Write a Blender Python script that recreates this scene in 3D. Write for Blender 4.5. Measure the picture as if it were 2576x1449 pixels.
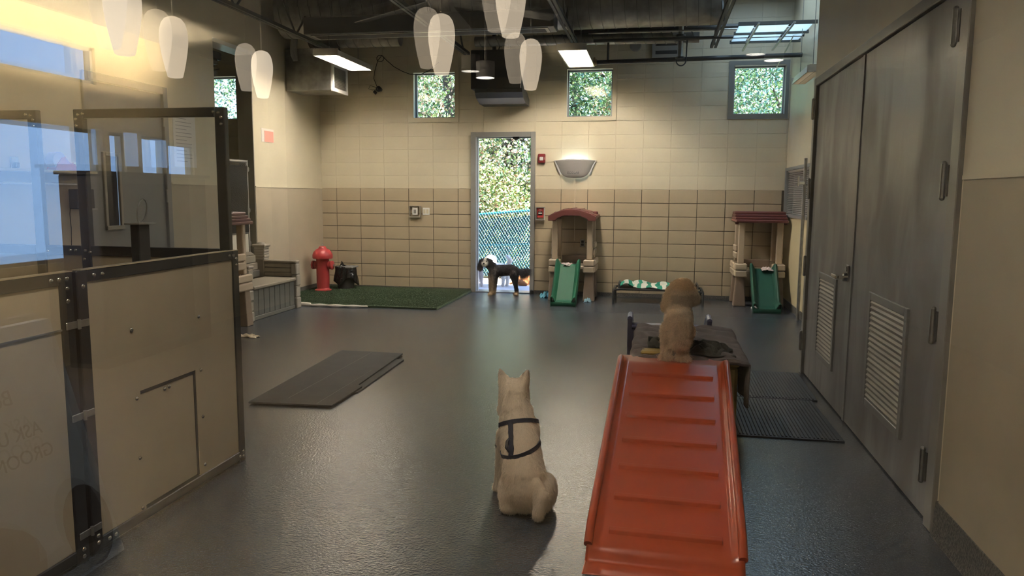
import bpy, math, random
import numpy as np
from mathutils import Vector, Matrix
C = bpy.context.scene
for o in list(bpy.data.objects): bpy.data.objects.remove(o)
COL = C.collection
PI = math.pi
random.seed(7); RNG = np.random.default_rng(7)

# ------------------------------------------------------------------ camera, world, sun, exposure
cam_d = bpy.data.cameras.new('camera'); cam = bpy.data.objects.new('camera', cam_d); COL.objects.link(cam)
cam_d.sensor_fit = 'HORIZONTAL'; cam_d.sensor_width = 36.0; cam_d.lens = 1910.27/2576*36
cam_d.clip_start = 0.02; cam_d.clip_end = 200
R_ = Vector((0.9825967, 0.18562704, 0.00680676)); U_ = Vector((-0.02927382, 0.11856323, 0.99251489)); W_ = Vector((-0.18343057, 0.97544111, -0.12193385))
M = Matrix((R_, U_, -W_)).transposed().to_4x4(); M.translation = (5.4964, 0.0, 1.5344)
cam.matrix_world = M
C.camera = cam
wd = bpy.data.worlds.new('sky'); C.world = wd; wd.use_nodes = True
wn = wd.node_tree.nodes; wl = wd.node_tree.links
bg = wn['Background']; bg.inputs['Strength'].default_value = 1.9
tc = wn.new('ShaderNodeTexCoord'); sp = wn.new('ShaderNodeSeparateXYZ'); rp = wn.new('ShaderNodeValToRGB')
wl.new(tc.outputs['Generated'], sp.inputs[0]); wl.new(sp.outputs['Z'], rp.inputs[0]); wl.new(rp.outputs[0], bg.inputs[0])
rp.color_ramp.elements[0].color = (.62, .78, 1, 1); rp.color_ramp.elements[0].position = 0.0
rp.color_ramp.elements[1].color = (.28, .5, 1, 1); rp.color_ramp.elements[1].position = 0.8
sun_d = bpy.data.lights.new('sun', 'SUN'); sun = bpy.data.objects.new('sun', sun_d); COL.objects.link(sun)
sun_d.energy = 15; sun_d.angle = .01; sun_d.color = (1, .95, .86)
sun.rotation_euler = Vector((-.62, .14, -.77)).to_track_quat('-Z', 'Y').to_euler()
C.view_settings.view_transform = 'Standard'; C.view_settings.look = 'None'
C.view_settings.gamma = 1.0; C.view_settings.use_curve_mapping = False
C.view_settings.exposure = 1.7
TUBE = 66.0        # radiance of the playroom's fluorescent tubes
LOBBY = 3.0      # radiance of the fill panel added in the lobby
PANES = True
PEND = 1.5         # radiance of the lobby's pendant shades

# ------------------------------------------------------------------ room numbers (metres)
D = 11.646; XL = .15; XR = 7.33; ZC = 4.42; XB = .96; XD = 6.80; GY = .45

# ------------------------------------------------------------------ helpers
def srgb(r, g, b):
    f = lambda c: (c/255/12.92) if c/255 <= .04045 else ((c/255+.055)/1.055)**2.4
    return (f(r), f(g), f(b), 1)

MATS = {}
def mat(name, col, rough=.6, metal=0., var=0., vscale=6., bump=0., bscale=80., spec=.5, emit=None, estr=0., col2=None, coat=0., wave=None):
    """procedural principled material: noise-mixed colour (var) and noise bump"""
    if name in MATS: return MATS[name]
    m = bpy.data.materials.new(name); m.use_nodes = True; MATS[name] = m
    n = m.node_tree.nodes; l = m.node_tree.links; b = n['Principled BSDF']
    c = tuple(col)[:3]+(1,)
    b.inputs['Base Color'].default_value = c; b.inputs['Roughness'].default_value = rough
    b.inputs['Metallic'].default_value = metal; b.inputs['Specular IOR Level'].default_value = spec
    b.inputs['Coat Weight'].default_value = coat
    if emit is not None:
        b.inputs['Emission Color'].default_value = tuple(emit)[:3]+(1,); b.inputs['Emission Strength'].default_value = estr
    t = None
    if var or bump or col2:
        t = n.new('ShaderNodeTexCoord')
    if var or col2:
        nz = n.new('ShaderNodeTexNoise'); nz.inputs['Scale'].default_value = vscale; nz.inputs['Detail'].default_value = 5
        l.new(t.outputs['Object'], nz.inputs['Vector'])
        mr = n.new('ShaderNodeMapRange'); mr.inputs[1].default_value = .35; mr.inputs[2].default_value = .65
        l.new(nz.outputs[0], mr.inputs[0])
        mx = n.new('ShaderNodeMix'); mx.data_type = 'RGBA'
        c2 = tuple(col2)[:3]+(1,) if col2 else tuple(max(0, x*(1-var)) for x in c[:3])+(1,)
        mx.inputs[6].default_value = c; mx.inputs[7].default_value = c2
        l.new(mr.outputs[0], mx.inputs[0]); l.new(mx.outputs[2], b.inputs['Base Color'])
    if bump:
        nb = n.new('ShaderNodeTexNoise'); nb.inputs['Scale'].default_value = bscale; nb.inputs['Detail'].default_value = 3
        l.new(t.outputs['Object'], nb.inputs['Vector'])
        bp = n.new('ShaderNodeBump'); bp.inputs['Strength'].default_value = bump; bp.inputs['Distance'].default_value = .01
        l.new(nb.outputs[0], bp.inputs['Height']); l.new(bp.outputs[0], b.inputs['Normal'])
    return m

def glassmat(name, refl, tint=(1, 1, 1), haze=0., hazecol=(.8, .8, .8)):
    """thin flat pane: straight-through transparency + mirror reflection (+ faint dirt)"""
    if name in MATS: return MATS[name]
    m = bpy.data.materials.new(name); m.use_nodes = True; MATS[name] = m
    n = m.node_tree.nodes; l = m.node_tree.links; n.remove(n['Principled BSDF']); out = n['Material Output']
    tr = n.new('ShaderNodeBsdfTransparent'); tr.inputs[0].default_value = tuple(tint)+(1,)
    gl = n.new('ShaderNodeBsdfGlossy'); gl.inputs['Roughness'].default_value = 0.0; gl.inputs[0].default_value = (1, 1, 1, 1)
    mx = n.new('ShaderNodeMixShader'); mx.inputs[0].default_value = refl
    l.new(tr.outputs[0], mx.inputs[1]); l.new(gl.outputs[0], mx.inputs[2]); last = mx
    if haze:
        df = n.new('ShaderNodeBsdfDiffuse'); df.inputs[0].default_value = tuple(hazecol)+(1,)
        m2 = n.new('ShaderNodeMixShader'); m2.inputs[0].default_value = haze
        l.new(mx.outputs[0], m2.inputs[1]); l.new(df.outputs[0], m2.inputs[2]); last = m2
    l.new(last.outputs[0], out.inputs[0])
    return m

class MB:
    def __init__(s): s.v = []; s.f = []; s.m = []; s.cur = 0
    def add(s, vs, fs):
        o = len(s.v); s.v += [tuple(map(float, p)) for p in vs]; s.f += [tuple(i+o for i in f) for f in fs]; s.m += [s.cur]*len(fs); return s
    def slot(s, k): s.cur = k; return s
    def box(s, x0, x1, y0, y1, z0, z1, ch=0., rot=None, org=None):
        if x0 > x1: x0, x1 = x1, x0
        if y0 > y1: y0, y1 = y1, y0
        if z0 > z1: z0, z1 = z1, z0
        if ch <= 0:
            v = [(x, y, z) for z in (z0, z1) for y in (y0, y1) for x in (x0, x1)]
            f = [(0, 2, 3, 1), (4, 5, 7, 6), (0, 1, 5, 4), (2, 6, 7, 3), (0, 4, 6, 2), (1, 3, 7, 5)]
        else:
            c = min(ch, (x1-x0)*.45, (y1-y0)*.45, (z1-z0)*.45); v = []; f = []
            X = (x0, x1); Y = (y0, y1); Z = (z0, z1)
            idx = {}
            for i in (0, 1):
                for j in (0, 1):
                    for k in (0, 1):
                        sx, sy, sz = (1, -1)[i], (1, -1)[j], (1, -1)[k]
                        for a in range(3):
                            p = [X[i]+sx*c, Y[j]+sy*c, Z[k]+sz*c]; p[a] = (X[i], Y[j], Z[k])[a]
                            idx[i, j, k, a] = len(v); v.append(tuple(p))
            I = lambda i, j, k, a: idx[i, j, k, a]
            for i in (0, 1):
                q = [I(i, 0, 0, 0), I(i, 1, 0, 0), I(i, 1, 1, 0), I(i, 0, 1, 0)]; f.append(q if i else q[::-1])
                q = [I(0, i, 0, 1), I(0, i, 1, 1), I(1, i, 1, 1), I(1, i, 0, 1)]; f.append(q if i else q[::-1])
                q = [I(0, 0, i, 2), I(1, 0, i, 2), I(1, 1, i, 2), I(0, 1, i, 2)]; f.append(q if i else q[::-1])
            for i in (0, 1):
                for j in (0, 1):
                    par = (i+j) % 2
                    q = [I(i, j, 0, 0), I(i, j, 1, 0), I(i, j, 1, 1), I(i, j, 0, 1)]; f.append(q if par else q[::-1])
                    q = [I(i, 0, j, 0), I(i, 0, j, 2), I(i, 1, j, 2), I(i, 1, j, 0)]; f.append(q if par else q[::-1])
                    q = [I(0, i, j, 1), I(1, i, j, 1), I(1, i, j, 2), I(0, i, j, 2)]; f.append(q if par else q[::-1])
                    for k in (0, 1):
                        t = (I(i, j, k, 0), I(i, j, k, 1), I(i, j, k, 2)); f.append(t if (i+j+k) % 2 else t[::-1])
        if rot is not None:
            o = Vector(org if org is not None else ((x0+x1)/2, (y0+y1)/2, (z0+z1)/2)); v = [tuple(rot @ (Vector(p)-o)+o) for p in v]
        return s.add(v, f)
    def cyl(s, p0, p1, r0, r1=None, n=12, caps=True):
        r1 = r0 if r1 is None else r1
        p0 = Vector(p0); p1 = Vector(p1); d = (p1-p0).normalized()
        a = Vector((0, 0, 1)) if abs(d.z) < .9 else Vector((1, 0, 0)); x = d.cross(a).normalized(); y = d.cross(x)
        v = []
        for p, r in ((p0, r0), (p1, r1)):
            for i in range(n):
                t = 2*PI*i/n; v.append(tuple(p+x*r*math.cos(t)+y*r*math.sin(t)))
        f = [(i, (i+1) % n, n+(i+1) % n, n+i) for i in range(n)]
        if caps: f += [tuple(range(n))[::-1], tuple(range(n, 2*n))]
        return s.add(v, f)
    def tube(s, pts, r, n=8, caps=True, closed=False):
        pts = [Vector(p) for p in pts]; N = len(pts); v = []; f = []
        rr = r if isinstance(r, (list, tuple)) else [r]*N
        ref = None
        for i, p in enumerate(pts):
            if closed: d = (pts[(i+1) % N]-pts[i-1]).normalized()
            else: d = (pts[min(i+1, N-1)]-pts[max(i-1, 0)]).normalized()
            if ref is None: ref = d.orthogonal().normalized()
            ref = (ref-d*ref.dot(d)).normalized(); y = d.cross(ref)
            for k in range(n):
                t = 2*PI*k/n; v.append(tuple(p+ref*rr[i]*math.cos(t)+y*rr[i]*math.sin(t)))
        L = N if closed else N-1
        for i in range(L):
            j = (i+1) % N
            for k in range(n): f.append((i*n+k, i*n+(k+1) % n, j*n+(k+1) % n, j*n+k))
        if caps and not closed: f += [tuple(range(n))[::-1], tuple(range((N-1)*n, N*n))]
        return s.add(v, f)
    def lathe(s, prof, c=(0, 0, 0), n=24, ax='z', sx=1., sy=1.):
        v = []; f = []
        for r, h in prof:
            for i in range(n):
                t = 2*PI*i/n; q = (r*math.cos(t)*sx, r*math.sin(t)*sy, h)
                if ax == 'x': q = (q[2], q[0], q[1])
                if ax == 'y': q = (q[0], q[2], q[1])
                v.append((q[0]+c[0], q[1]+c[1], q[2]+c[2]))
        for j in range(len(prof)-1):
            for i in range(n):
                q = (j*n+i, j*n+(i+1) % n, (j+1)*n+(i+1) % n, (j+1)*n+i); f.append(q if ax != 'y' else q[::-1])
        return s.add(v, f)
    def sph(s, c, r, n=12, m=8, R=None):
        rx, ry, rz = (r, r, r) if not isinstance(r, (tuple, list)) else r; v = []; f = []
        for j in range(1, m):
            ph = PI*j/m
            for i in range(n):
                t = 2*PI*i/n; v.append((rx*math.sin(ph)*math.cos(t), ry*math.sin(ph)*math.sin(t), rz*math.cos(ph)))
        a = len(v); v.append((0, 0, rz)); v.append((0, 0, -rz))
        for j in range(m-2):
            for i in range(n): f.append((j*n+i, (j+1)*n+i, (j+1)*n+(i+1) % n, j*n+(i+1) % n))
        for i in range(n):
            f.append((a, i, (i+1) % n)); f.append((a+1, (m-2)*n+(i+1) % n, (m-2)*n+i))
        if R is not None: v = [tuple(R @ Vector(p)) for p in v]
        return s.add([(p[0]+c[0], p[1]+c[1], p[2]+c[2]) for p in v], f)
    def prism(s, poly, a0, a1, ax='y'):
        """extrude a 2D polygon: ax='y' poly in (x,z); 'x' poly in (y,z); 'z' poly in (x,y)"""
        n = len(poly); v = []
        for a in (a0, a1):
            for p, q in poly: v.append({'y': (p, a, q), 'x': (a, p, q), 'z': (p, q, a)}[ax])
        f = [(i, (i+1) % n, n+(i+1) % n, n+i) for i in range(n)]+[tuple(range(n))[::-1], tuple(range(n, 2*n))]
        return s.add(v, f)
    def grid(s, fn, nu, nv):
        v = [fn(i/nu, j/nv) for j in range(nv+1) for i in range(nu+1)]
        f = [(j*(nu+1)+i, j*(nu+1)+i+1, (j+1)*(nu+1)+i+1, (j+1)*(nu+1)+i) for j in range(nv) for i in range(nu)]
        return s.add(v, f)
    def xf(s, mtx): s.v = [tuple(mtx @ Vector(p)) for p in s.v]; return s
    def mesh(s, name, fixn=True):
        me = bpy.data.meshes.new(name); me.from_pydata(s.v, [], s.f)
        if any(s.m): me.polygons.foreach_set('material_index', s.m)
        if fixn:
            import bmesh
            bm = bmesh.new(); bm.from_mesh(me); bmesh.ops.recalc_face_normals(bm, faces=bm.faces); bm.to_mesh(me); bm.free()
        me.update(); return me

def smooth(me, ang=40):
    me.polygons.foreach_set('use_smooth', [True]*len(me.polygons))
    try: me.set_sharp_from_angle(angle=math.radians(ang))
    except Exception: pass

def rootloc(o):
    v = Vector((0, 0, 0))
    while o is not None: v += o.location; o = o.parent
    return v

def tag(o, label=None, cat=None, group=None, kind=None):
    if label: o['label'] = label
    if cat: o['category'] = cat
    if group: o['group'] = group
    if kind: o['kind'] = kind
    return o

def thing(name, label, cat, loc=(0, 0, 0), rz=0., group=None, kind=None):
    o = bpy.data.objects.new(name, None); COL.objects.link(o); o.location = loc; o.rotation_euler = (0, 0, rz)
    o.empty_display_size = .1
    return tag(o, label, cat, group, kind)

def put(name, mb, m, parent=None, local=False, sm=None, bev=0., kind=None, label=None, cat=None, group=None, solid=0., sub=0, fixn=True):
    """link one mesh object. World coordinates unless local=True (then parent's own frame)."""
    me = mb if isinstance(mb, bpy.types.Mesh) else mb.mesh(name, fixn)
    if not isinstance(mb, bpy.types.Mesh):
        if parent is not None and not local:
            me.transform(Matrix.Translation(-rootloc(parent)))
        for x in (m if isinstance(m, (list, tuple)) else [m]): me.materials.append(x)
        if sm: smooth(me, sm if sm is not True else 40)
    o = bpy.data.objects.new(name, me); COL.objects.link(o); o.parent = parent
    if solid: d = o.modifiers.new('solid', 'SOLIDIFY'); d.thickness = solid; d.offset = 0
    if sub: d = o.modifiers.new('sub', 'SUBSURF'); d.levels = sub; d.render_levels = sub
    if bev: d = o.modifiers.new('bevel', 'BEVEL'); d.width = bev; d.segments = 2; d.limit_method = 'ANGLE'
    return tag(o, label, cat, group, kind)

def dup(o, parent=None):
    c = o.copy(); COL.objects.link(c); c.parent = parent
    for ch in list(o.children): dup(ch, c)
    return c

def text(name, body, size, m, parent, loc, rot, ext=.001, align='CENTER'):
    cu = bpy.data.curves.new(name, 'FONT'); cu.body = body; cu.size = size; cu.extrude = ext; cu.align_x = align; cu.align_y = 'CENTER'
    tmp = bpy.data.objects.new(name, cu); COL.objects.link(tmp)
    me = bpy.data.meshes.new_from_object(tmp.evaluated_get(bpy.context.evaluated_depsgraph_get())); bpy.data.objects.remove(tmp); me.name = name
    me.materials.clear(); me.materials.append(m); o = bpy.data.objects.new(name, me); COL.objects.link(o); o.parent = parent
    o.location = Vector(loc)-(rootloc(parent) if parent else Vector()); o.rotation_euler = rot
    return o

def sub_rects(rect, holes):
    """2D rectangle minus axis-aligned holes -> list of rectangles"""
    out = [rect]
    for h in holes:
        nxt = []
        for (a, b, c, d) in out:
            x0, x1, z0, z1 = h
            if x1 <= a or x0 >= b or z1 <= c or z0 >= d: nxt.append((a, b, c, d)); continue
            if x0 > a: nxt.append((a, x0, c, d))
            if x1 < b: nxt.append((x1, b, c, d))
            m0, m1 = max(a, x0), min(b, x1)
            if z0 > c: nxt.append((m0, m1, c, z0))
            if z1 < d: nxt.append((m0, m1, z1, d))
        out = nxt
    return [r for r in out if r[1]-r[0] > .012 and r[3]-r[2] > .012]

def organic(name, prims, voxel, m, parent, colfn=None, iters=4, label=None, noise=0., nscale=30.):
    """one continuous skin grown round tapered capsules / ellipsoids: voxel union + smoothing"""
    mb = MB()
    for p in prims:
        if p[0] == 'c':
            _, a, ra, b, rb = p; a = Vector(a); b = Vector(b); L = (b-a).length; k = max(2, int(L/(min(ra, rb)*.5))+1)
            for i in range(k):
                t = i/(k-1); mb.sph(a.lerp(b, t), ra+(rb-ra)*t, 12, 8)
        else:
            _, c, r, eul = p; R = Matrix.Rotation(eul[2], 3, 'Z') @ Matrix.Rotation(eul[1], 3, 'Y') @ Matrix.Rotation(eul[0], 3, 'X'); mb.sph(c, r, 18, 12, R)
    me = mb.mesh(name+'_t', False); ob = bpy.data.objects.new(name+'_t', me); COL.objects.link(ob)
    d = ob.modifiers.new('r', 'REMESH'); d.mode = 'VOXEL'; d.voxel_size = voxel; d.use_smooth_shade = True
    dg = bpy.context.evaluated_depsgraph_get(); me2 = bpy.data.meshes.new_from_object(ob.evaluated_get(dg)); me2.name = name
    bpy.data.objects.remove(ob); bpy.data.meshes.remove(me)
    n = len(me2.vertices); co = np.empty(n*3, np.float32); me2.vertices.foreach_get('co', co); co = co.reshape(n, 3)
    e = np.empty(len(me2.edges)*2, np.int32); me2.edges.foreach_get('vertices', e); e = e.reshape(-1, 2)
    deg = np.bincount(e.ravel(), minlength=n).astype(np.float32)[:, None]
    for _ in range(iters):
        acc = np.zeros_like(co); np.add.at(acc, e[:, 0], co[e[:, 1]]); np.add.at(acc, e[:, 1], co[e[:, 0]])
        co = co*.4+.6*acc/np.maximum(deg, 1)
    me2.vertices.foreach_set('co', co.ravel()); me2.update()
    if noise:
        no = np.empty(n*3, np.float32); me2.vertices.foreach_get('normal', no); no = no.reshape(n, 3)
        q = co*nscale; w = np.sin(q[:, 0]+1.7*np.sin(q[:, 1]*1.3))*np.sin(q[:, 1]+1.3*np.sin(q[:, 2]*1.1))*np.sin(q[:, 2]+1.5*np.sin(q[:, 0]*1.2))
        co = co+no*(w*noise)[:, None]; me2.vertices.foreach_set('co', co.ravel().astype(np.float32)); me2.update()
    cols = np.ones((n, 4), np.float32)
    if colfn is not None: cols[:, :3] = colfn(co)
    at = me2.color_attributes.new('coat', 'FLOAT_COLOR', 'POINT'); at.data.foreach_set('color', cols.ravel())
    me2.materials.clear(); me2.materials.append(m)
    me2.polygons.foreach_set('use_smooth', [True]*len(me2.polygons))
    o = bpy.data.objects.new(name, me2); COL.objects.link(o); o.parent = parent
    return tag(o, label)

def coatmat(name, rough=.85, sheen=.3, bump=.4, bscale=150):
    if name in MATS: return MATS[name]
    m = bpy.data.materials.new(name); m.use_nodes = True; MATS[name] = m
    n = m.node_tree.nodes; l = m.node_tree.links; b = n['Principled BSDF']
    a = n.new('ShaderNodeAttribute'); a.attribute_name = 'coat'; l.new(a.outputs['Color'], b.inputs['Base Color'])
    b.inputs['Roughness'].default_value = rough; b.inputs['Specular IOR Level'].default_value = .2
    b.inputs['Sheen Weight'].default_value = sheen; b.inputs['Sheen Roughness'].default_value = .5
    if bump:
        t = n.new('ShaderNodeTexCoord'); nb = n.new('ShaderNodeTexNoise'); nb.inputs['Scale'].default_value = bscale
        l.new(t.outputs['Object'], nb.inputs['Vector']); bp = n.new('ShaderNodeBump'); bp.inputs['Strength'].default_value = bump; bp.inputs['Distance'].default_value = .006
        l.new(nb.outputs[0], bp.inputs['Height']); l.new(bp.outputs[0], b.inputs['Normal'])
    return m

def fur(body, count, length, parent, rad=.0007, curl=.0, comb=(0, 0, -1), lay=.6, lenfn=None, seed=1, name='fur', segs=4):
    """short hair strands standing on the body's skin (countless: stuff)"""
    me = body.data; rg = np.random.default_rng(seed); me.calc_loop_triangles(); T = len(me.loop_triangles)
    tv = np.empty(T*3, np.int32); me.loop_triangles.foreach_get('vertices', tv); tv = tv.reshape(T, 3)
    n = len(me.vertices); co = np.empty(n*3, np.float32); me.vertices.foreach_get('co', co); co = co.reshape(n, 3)
    no = np.empty(n*3, np.float32); me.vertices.foreach_get('normal', no); no = no.reshape(n, 3)
    cl = np.empty(n*4, np.float32); me.color_attributes['coat'].data.foreach_get('color', cl); cl = cl.reshape(n, 4)
    a, b, c = co[tv[:, 0]], co[tv[:, 1]], co[tv[:, 2]]; ar = np.linalg.norm(np.cross(b-a, c-a), axis=1); t = rg.choice(T, count, p=ar/ar.sum())
    u, v = rg.random(count), rg.random(count); fl = u+v > 1; u[fl] = 1-u[fl]; v[fl] = 1-v[fl]; w = 1-u-v
    mixv = lambda q: q[tv[t, 0]]*w[:, None]+q[tv[t, 1]]*u[:, None]+q[tv[t, 2]]*v[:, None]
    P = mixv(co); N = mixv(no); N /= np.linalg.norm(N, axis=1)[:, None]+1e-9; K = mixv(cl)
    cb = np.array(comb, np.float32)[None, :]; cb = cb-N*(N*cb).sum(1)[:, None]; cb /= np.linalg.norm(cb, axis=1)[:, None]+1e-6
    d = N*(1-lay)+cb*lay+rg.normal(0, .25, (count, 3)); d /= np.linalg.norm(d, axis=1)[:, None]
    L = length*(.6+.6*rg.random(count)); 
    if lenfn is not None: L = L*lenfn(P)
    pts = np.zeros((count, segs, 3), np.float32); side = np.cross(d, rg.normal(0, 1, (count, 3))); side /= np.linalg.norm(side, axis=1)[:, None]+1e-6; s2 = np.cross(d, side)
    ph = rg.random(count)*6.28
    for k in range(segs):
        f = k/(segs-1); ang = ph+f*5
        pts[:, k] = P-N*.001+d*(L*f)[:, None]+(side*np.cos(ang)[:, None]+s2*np.sin(ang)[:, None])*(curl*f)
        pts[:, k, 2] -= L*f*f*.25
    hc = bpy.data.hair_curves.new(name); hc.add_curves([segs]*count)
    hc.attributes['position'].data.foreach_set('vector', pts.reshape(-1))
    ra = hc.attributes.get('radius') or hc.attributes.new('radius', 'FLOAT', 'POINT')
    rr = np.tile(np.linspace(1, .25, segs), count)*rad; ra.data.foreach_set('value', rr.astype(np.float32))
    K[:, :3] *= (.8+.4*rg.random(count))[:, None]
    ca = hc.attributes.new('coat', 'FLOAT_COLOR', 'POINT'); ca.data.foreach_set('color', np.repeat(K, segs, axis=0).astype(np.float32).ravel())
    hc.materials.append(coatmat('fur_strands', .7, 0, 0)); o = bpy.data.objects.new(name, hc); COL.objects.link(o); o.parent = parent; o['kind'] = 'stuff'
    return o
# ------------------------------------------------------------------ materials
cream = mat('cream_paint', (.70, .625, .465), .38, var=.06, vscale=2.5, bump=.06, bscale=240)
wains = mat('tan_wainscot', (.50, .425, .315), .42, var=.08, vscale=3, bump=.05, bscale=260)
tilem = mat('tan_tile', (.47, .385, .265), .36, var=.08, vscale=4, bump=.05, bscale=300)
grout = mat('dark_grout', (.10, .08, .06), .9)
greyp = mat('grey_door_paint', (.255, .25, .245), .38, var=.10, vscale=1.6, bump=.04, bscale=200)
frameg = mat('door_frame_grey', (.24, .235, .225), .4, var=.08, vscale=2)
steel = mat('dull_steel', (.42, .41, .39), .35, .9, var=.25, vscale=14)
galv = mat('galvanised', (.42, .41, .38), .5, .9, var=.35, vscale=7, bump=.1, bscale=40)
bright = mat('bright_steel', (.75, .74, .72), .2, 1.)
blackm = mat('black_metal', (.018, .019, .021), .38, var=.3, vscale=9)
rubber = mat('black_rubber', (.014, .015, .018), .5, var=.2, vscale=20, bump=.25, bscale=120)
darkc = mat('ceiling_charcoal', (.075, .072, .068), .8, var=.2, vscale=2)
joistm = mat('joist_grey', (.085, .085, .082), .55)
white = mat('white_enamel', (.8, .79, .76), .35)
blackp = mat('black_plastic', (.012, .012, .014), .35)
cove = mat('speckled_cove_base', (.030, .030, .030), .45, col2=(.16, .15, .13), vscale=90, bump=.5, bscale=110)

# floor: glossy flaked epoxy
fm = bpy.data.materials.new('flaked_epoxy_floor'); fm.use_nodes = True
n = fm.node_tree.nodes; l = fm.node_tree.links; b = n['Principled BSDF']; t = n.new('ShaderNodeTexCoord')
big = n.new('ShaderNodeTexNoise'); big.inputs['Scale'].default_value = .9; big.inputs['Detail'].default_value = 4
fl = n.new('ShaderNodeTexNoise'); fl.inputs['Scale'].default_value = 190; fl.inputs['Detail'].default_value = 2
l.new(t.outputs['Object'], big.inputs['Vector']); l.new(t.outputs['Object'], fl.inputs['Vector'])
r1 = n.new('ShaderNodeMapRange'); r1.inputs[1].default_value = .3; r1.inputs[2].default_value = .7; l.new(big.outputs[0], r1.inputs[0])
m1 = n.new('ShaderNodeMix'); m1.data_type = 'RGBA'; m1.inputs[6].default_value = (.032, .039, .050, 1); m1.inputs[7].default_value = (.052, .061, .075, 1); l.new(r1.outputs[0], m1.inputs[0])
r2 = n.new('ShaderNodeMapRange'); r2.inputs[1].default_value = .62; r2.inputs[2].default_value = .70; l.new(fl.outputs[0], r2.inputs[0])
m2 = n.new('ShaderNodeMix'); m2.data_type = 'RGBA'; m2.inputs[7].default_value = (.15, .15, .15, 1); l.new(m1.outputs[2], m2.inputs[6]); l.new(r2.outputs[0], m2.inputs[0])
l.new(m2.outputs[2], b.inputs['Base Color'])
r3 = n.new('ShaderNodeMapRange'); r3.inputs[3].default_value = .20; r3.inputs[4].default_value = .30; l.new(big.outputs[0], r3.inputs[0]); l.new(r3.outputs[0], b.inputs['Roughness'])
bn = n.new('ShaderNodeTexNoise'); bn.inputs['Scale'].default_value = 75; bn.inputs['Detail'].default_value = 3; l.new(t.outputs['Object'], bn.inputs['Vector'])
bp = n.new('ShaderNodeBump'); bp.inputs['Strength'].default_value = .45; bp.inputs['Distance'].default_value = .006; l.new(bn.outputs[0], bp.inputs['Height']); l.new(bp.outputs[0], b.inputs['Normal'])
b.inputs['Specular IOR Level'].default_value = .8
floorm = fm

S = lambda name, mb, m, **k: put(name, mb, m, None, kind='structure', **k)

# ------------------------------------------------------------------ floor and ceiling
S('floor', MB().box(-2.4, 8.6, .38, D+.22, -.12, 0), floorm)
S('ceiling', MB().box(-2.4, 6.35, .38, D+.2, ZC, ZC+.12).box(7.30, 8.6, .38, D+.2, ZC, ZC+.12).box(6.35, 7.30, .38, 8.6, ZC, ZC+.12).box(6.35, 7.30, 11.0, D+.2, ZC, ZC+.12), darkc)

# ------------------------------------------------------------------ back wall: slab with openings, tiles and painted blocks proud of it
DOOR = (2.665, 3.635, 0, 2.475); WIN = [(1.64, 2.44, 2.66, 3.46), (4.055, 4.86, 2.655, 3.455), (6.485, 7.30, 2.655, 3.455), (-2.02, -1.24, 2.66, 3.46)]
holes = [DOOR]+WIN
slab = MB()
for r in sub_rects((-2.3, XR+.15, 0, 1.622), holes): slab.box(r[0], r[1], D+.012, D+.2, r[2], r[3])
slab.slot(1)
for r in sub_rects((-2.3, XR+.15, 1.622, ZC), holes): slab.box(r[0], r[1], D+.010, D+.2, r[2], r[3])
wb = S('wall_back', slab, [grout, cream]); wb['label'] = 'back wall, tan tile wainscot below cream painted block'
cache = {}
def piece(name, x0, x1, z0, z1, y0, m, jx=0., ch=.003):
    w, h = round(x1-x0, 3), round(z1-z0, 3); key = (name, w, h)
    if key not in cache:
        mb = MB(); mb.box(-w/2, w/2, 0, .02, -h/2, h/2, ch); cache[key] = mb.mesh(name); cache[key].materials.append(m)
    o = bpy.data.objects.new(name, cache[key]); COL.objects.link(o); o.parent = wb
    o.location = ((x0+x1)/2, y0+jx, (z0+z1)/2)
for i in range(0, 19):
    for j in range(8):
        x0, x1 = i*.406+.004, (i+1)*.406-.004; z0, z1 = j*.203+.004, (j+1)*.203-.004
        if j == 7: z1 = 1.622
        if x1 < XL+.02: continue
        x0 = max(x0, XL+.001); x1 = min(x1, 7.285)
        for r in sub_rects((x0, x1, z0, z1), [DOOR]): piece('tile', r[0], r[1], r[2], r[3], D, tilem, random.uniform(0, .0012))
for i in range(-5, 19):
    for j in range(8, 21):
        x0, x1 = i*.406+.0015, (i+1)*.406-.0015; z0, z1 = j*.203+.0015, (j+1)*.203-.0015
        if x1 < XL and (j > 17 or i < -5): continue
        if x1 > XR: x1 = XR
        if x0 < XL < x1: x0 = XL
        if x1-x0 < .02: continue
        for r in sub_rects((x0, x1, z0, z1), holes): piece('block', r[0], r[1], r[2], r[3], D+.005, cream, random.uniform(0, .0012), .0025)
for i in range(-5, 0):
    for j in range(3, 8):
        piece('block', i*.406+.0015, (i+1)*.406-.0015, j*.203+.0015, (j+1)*.203-.0015, D+.005, cream, 0, .0025)
S('baseboard_back', MB().box(XL, 2.665, D-.012, D+.004, 0, .055).box(3.635, XR, D-.012, D+.004, 0, .055), cove)

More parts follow.
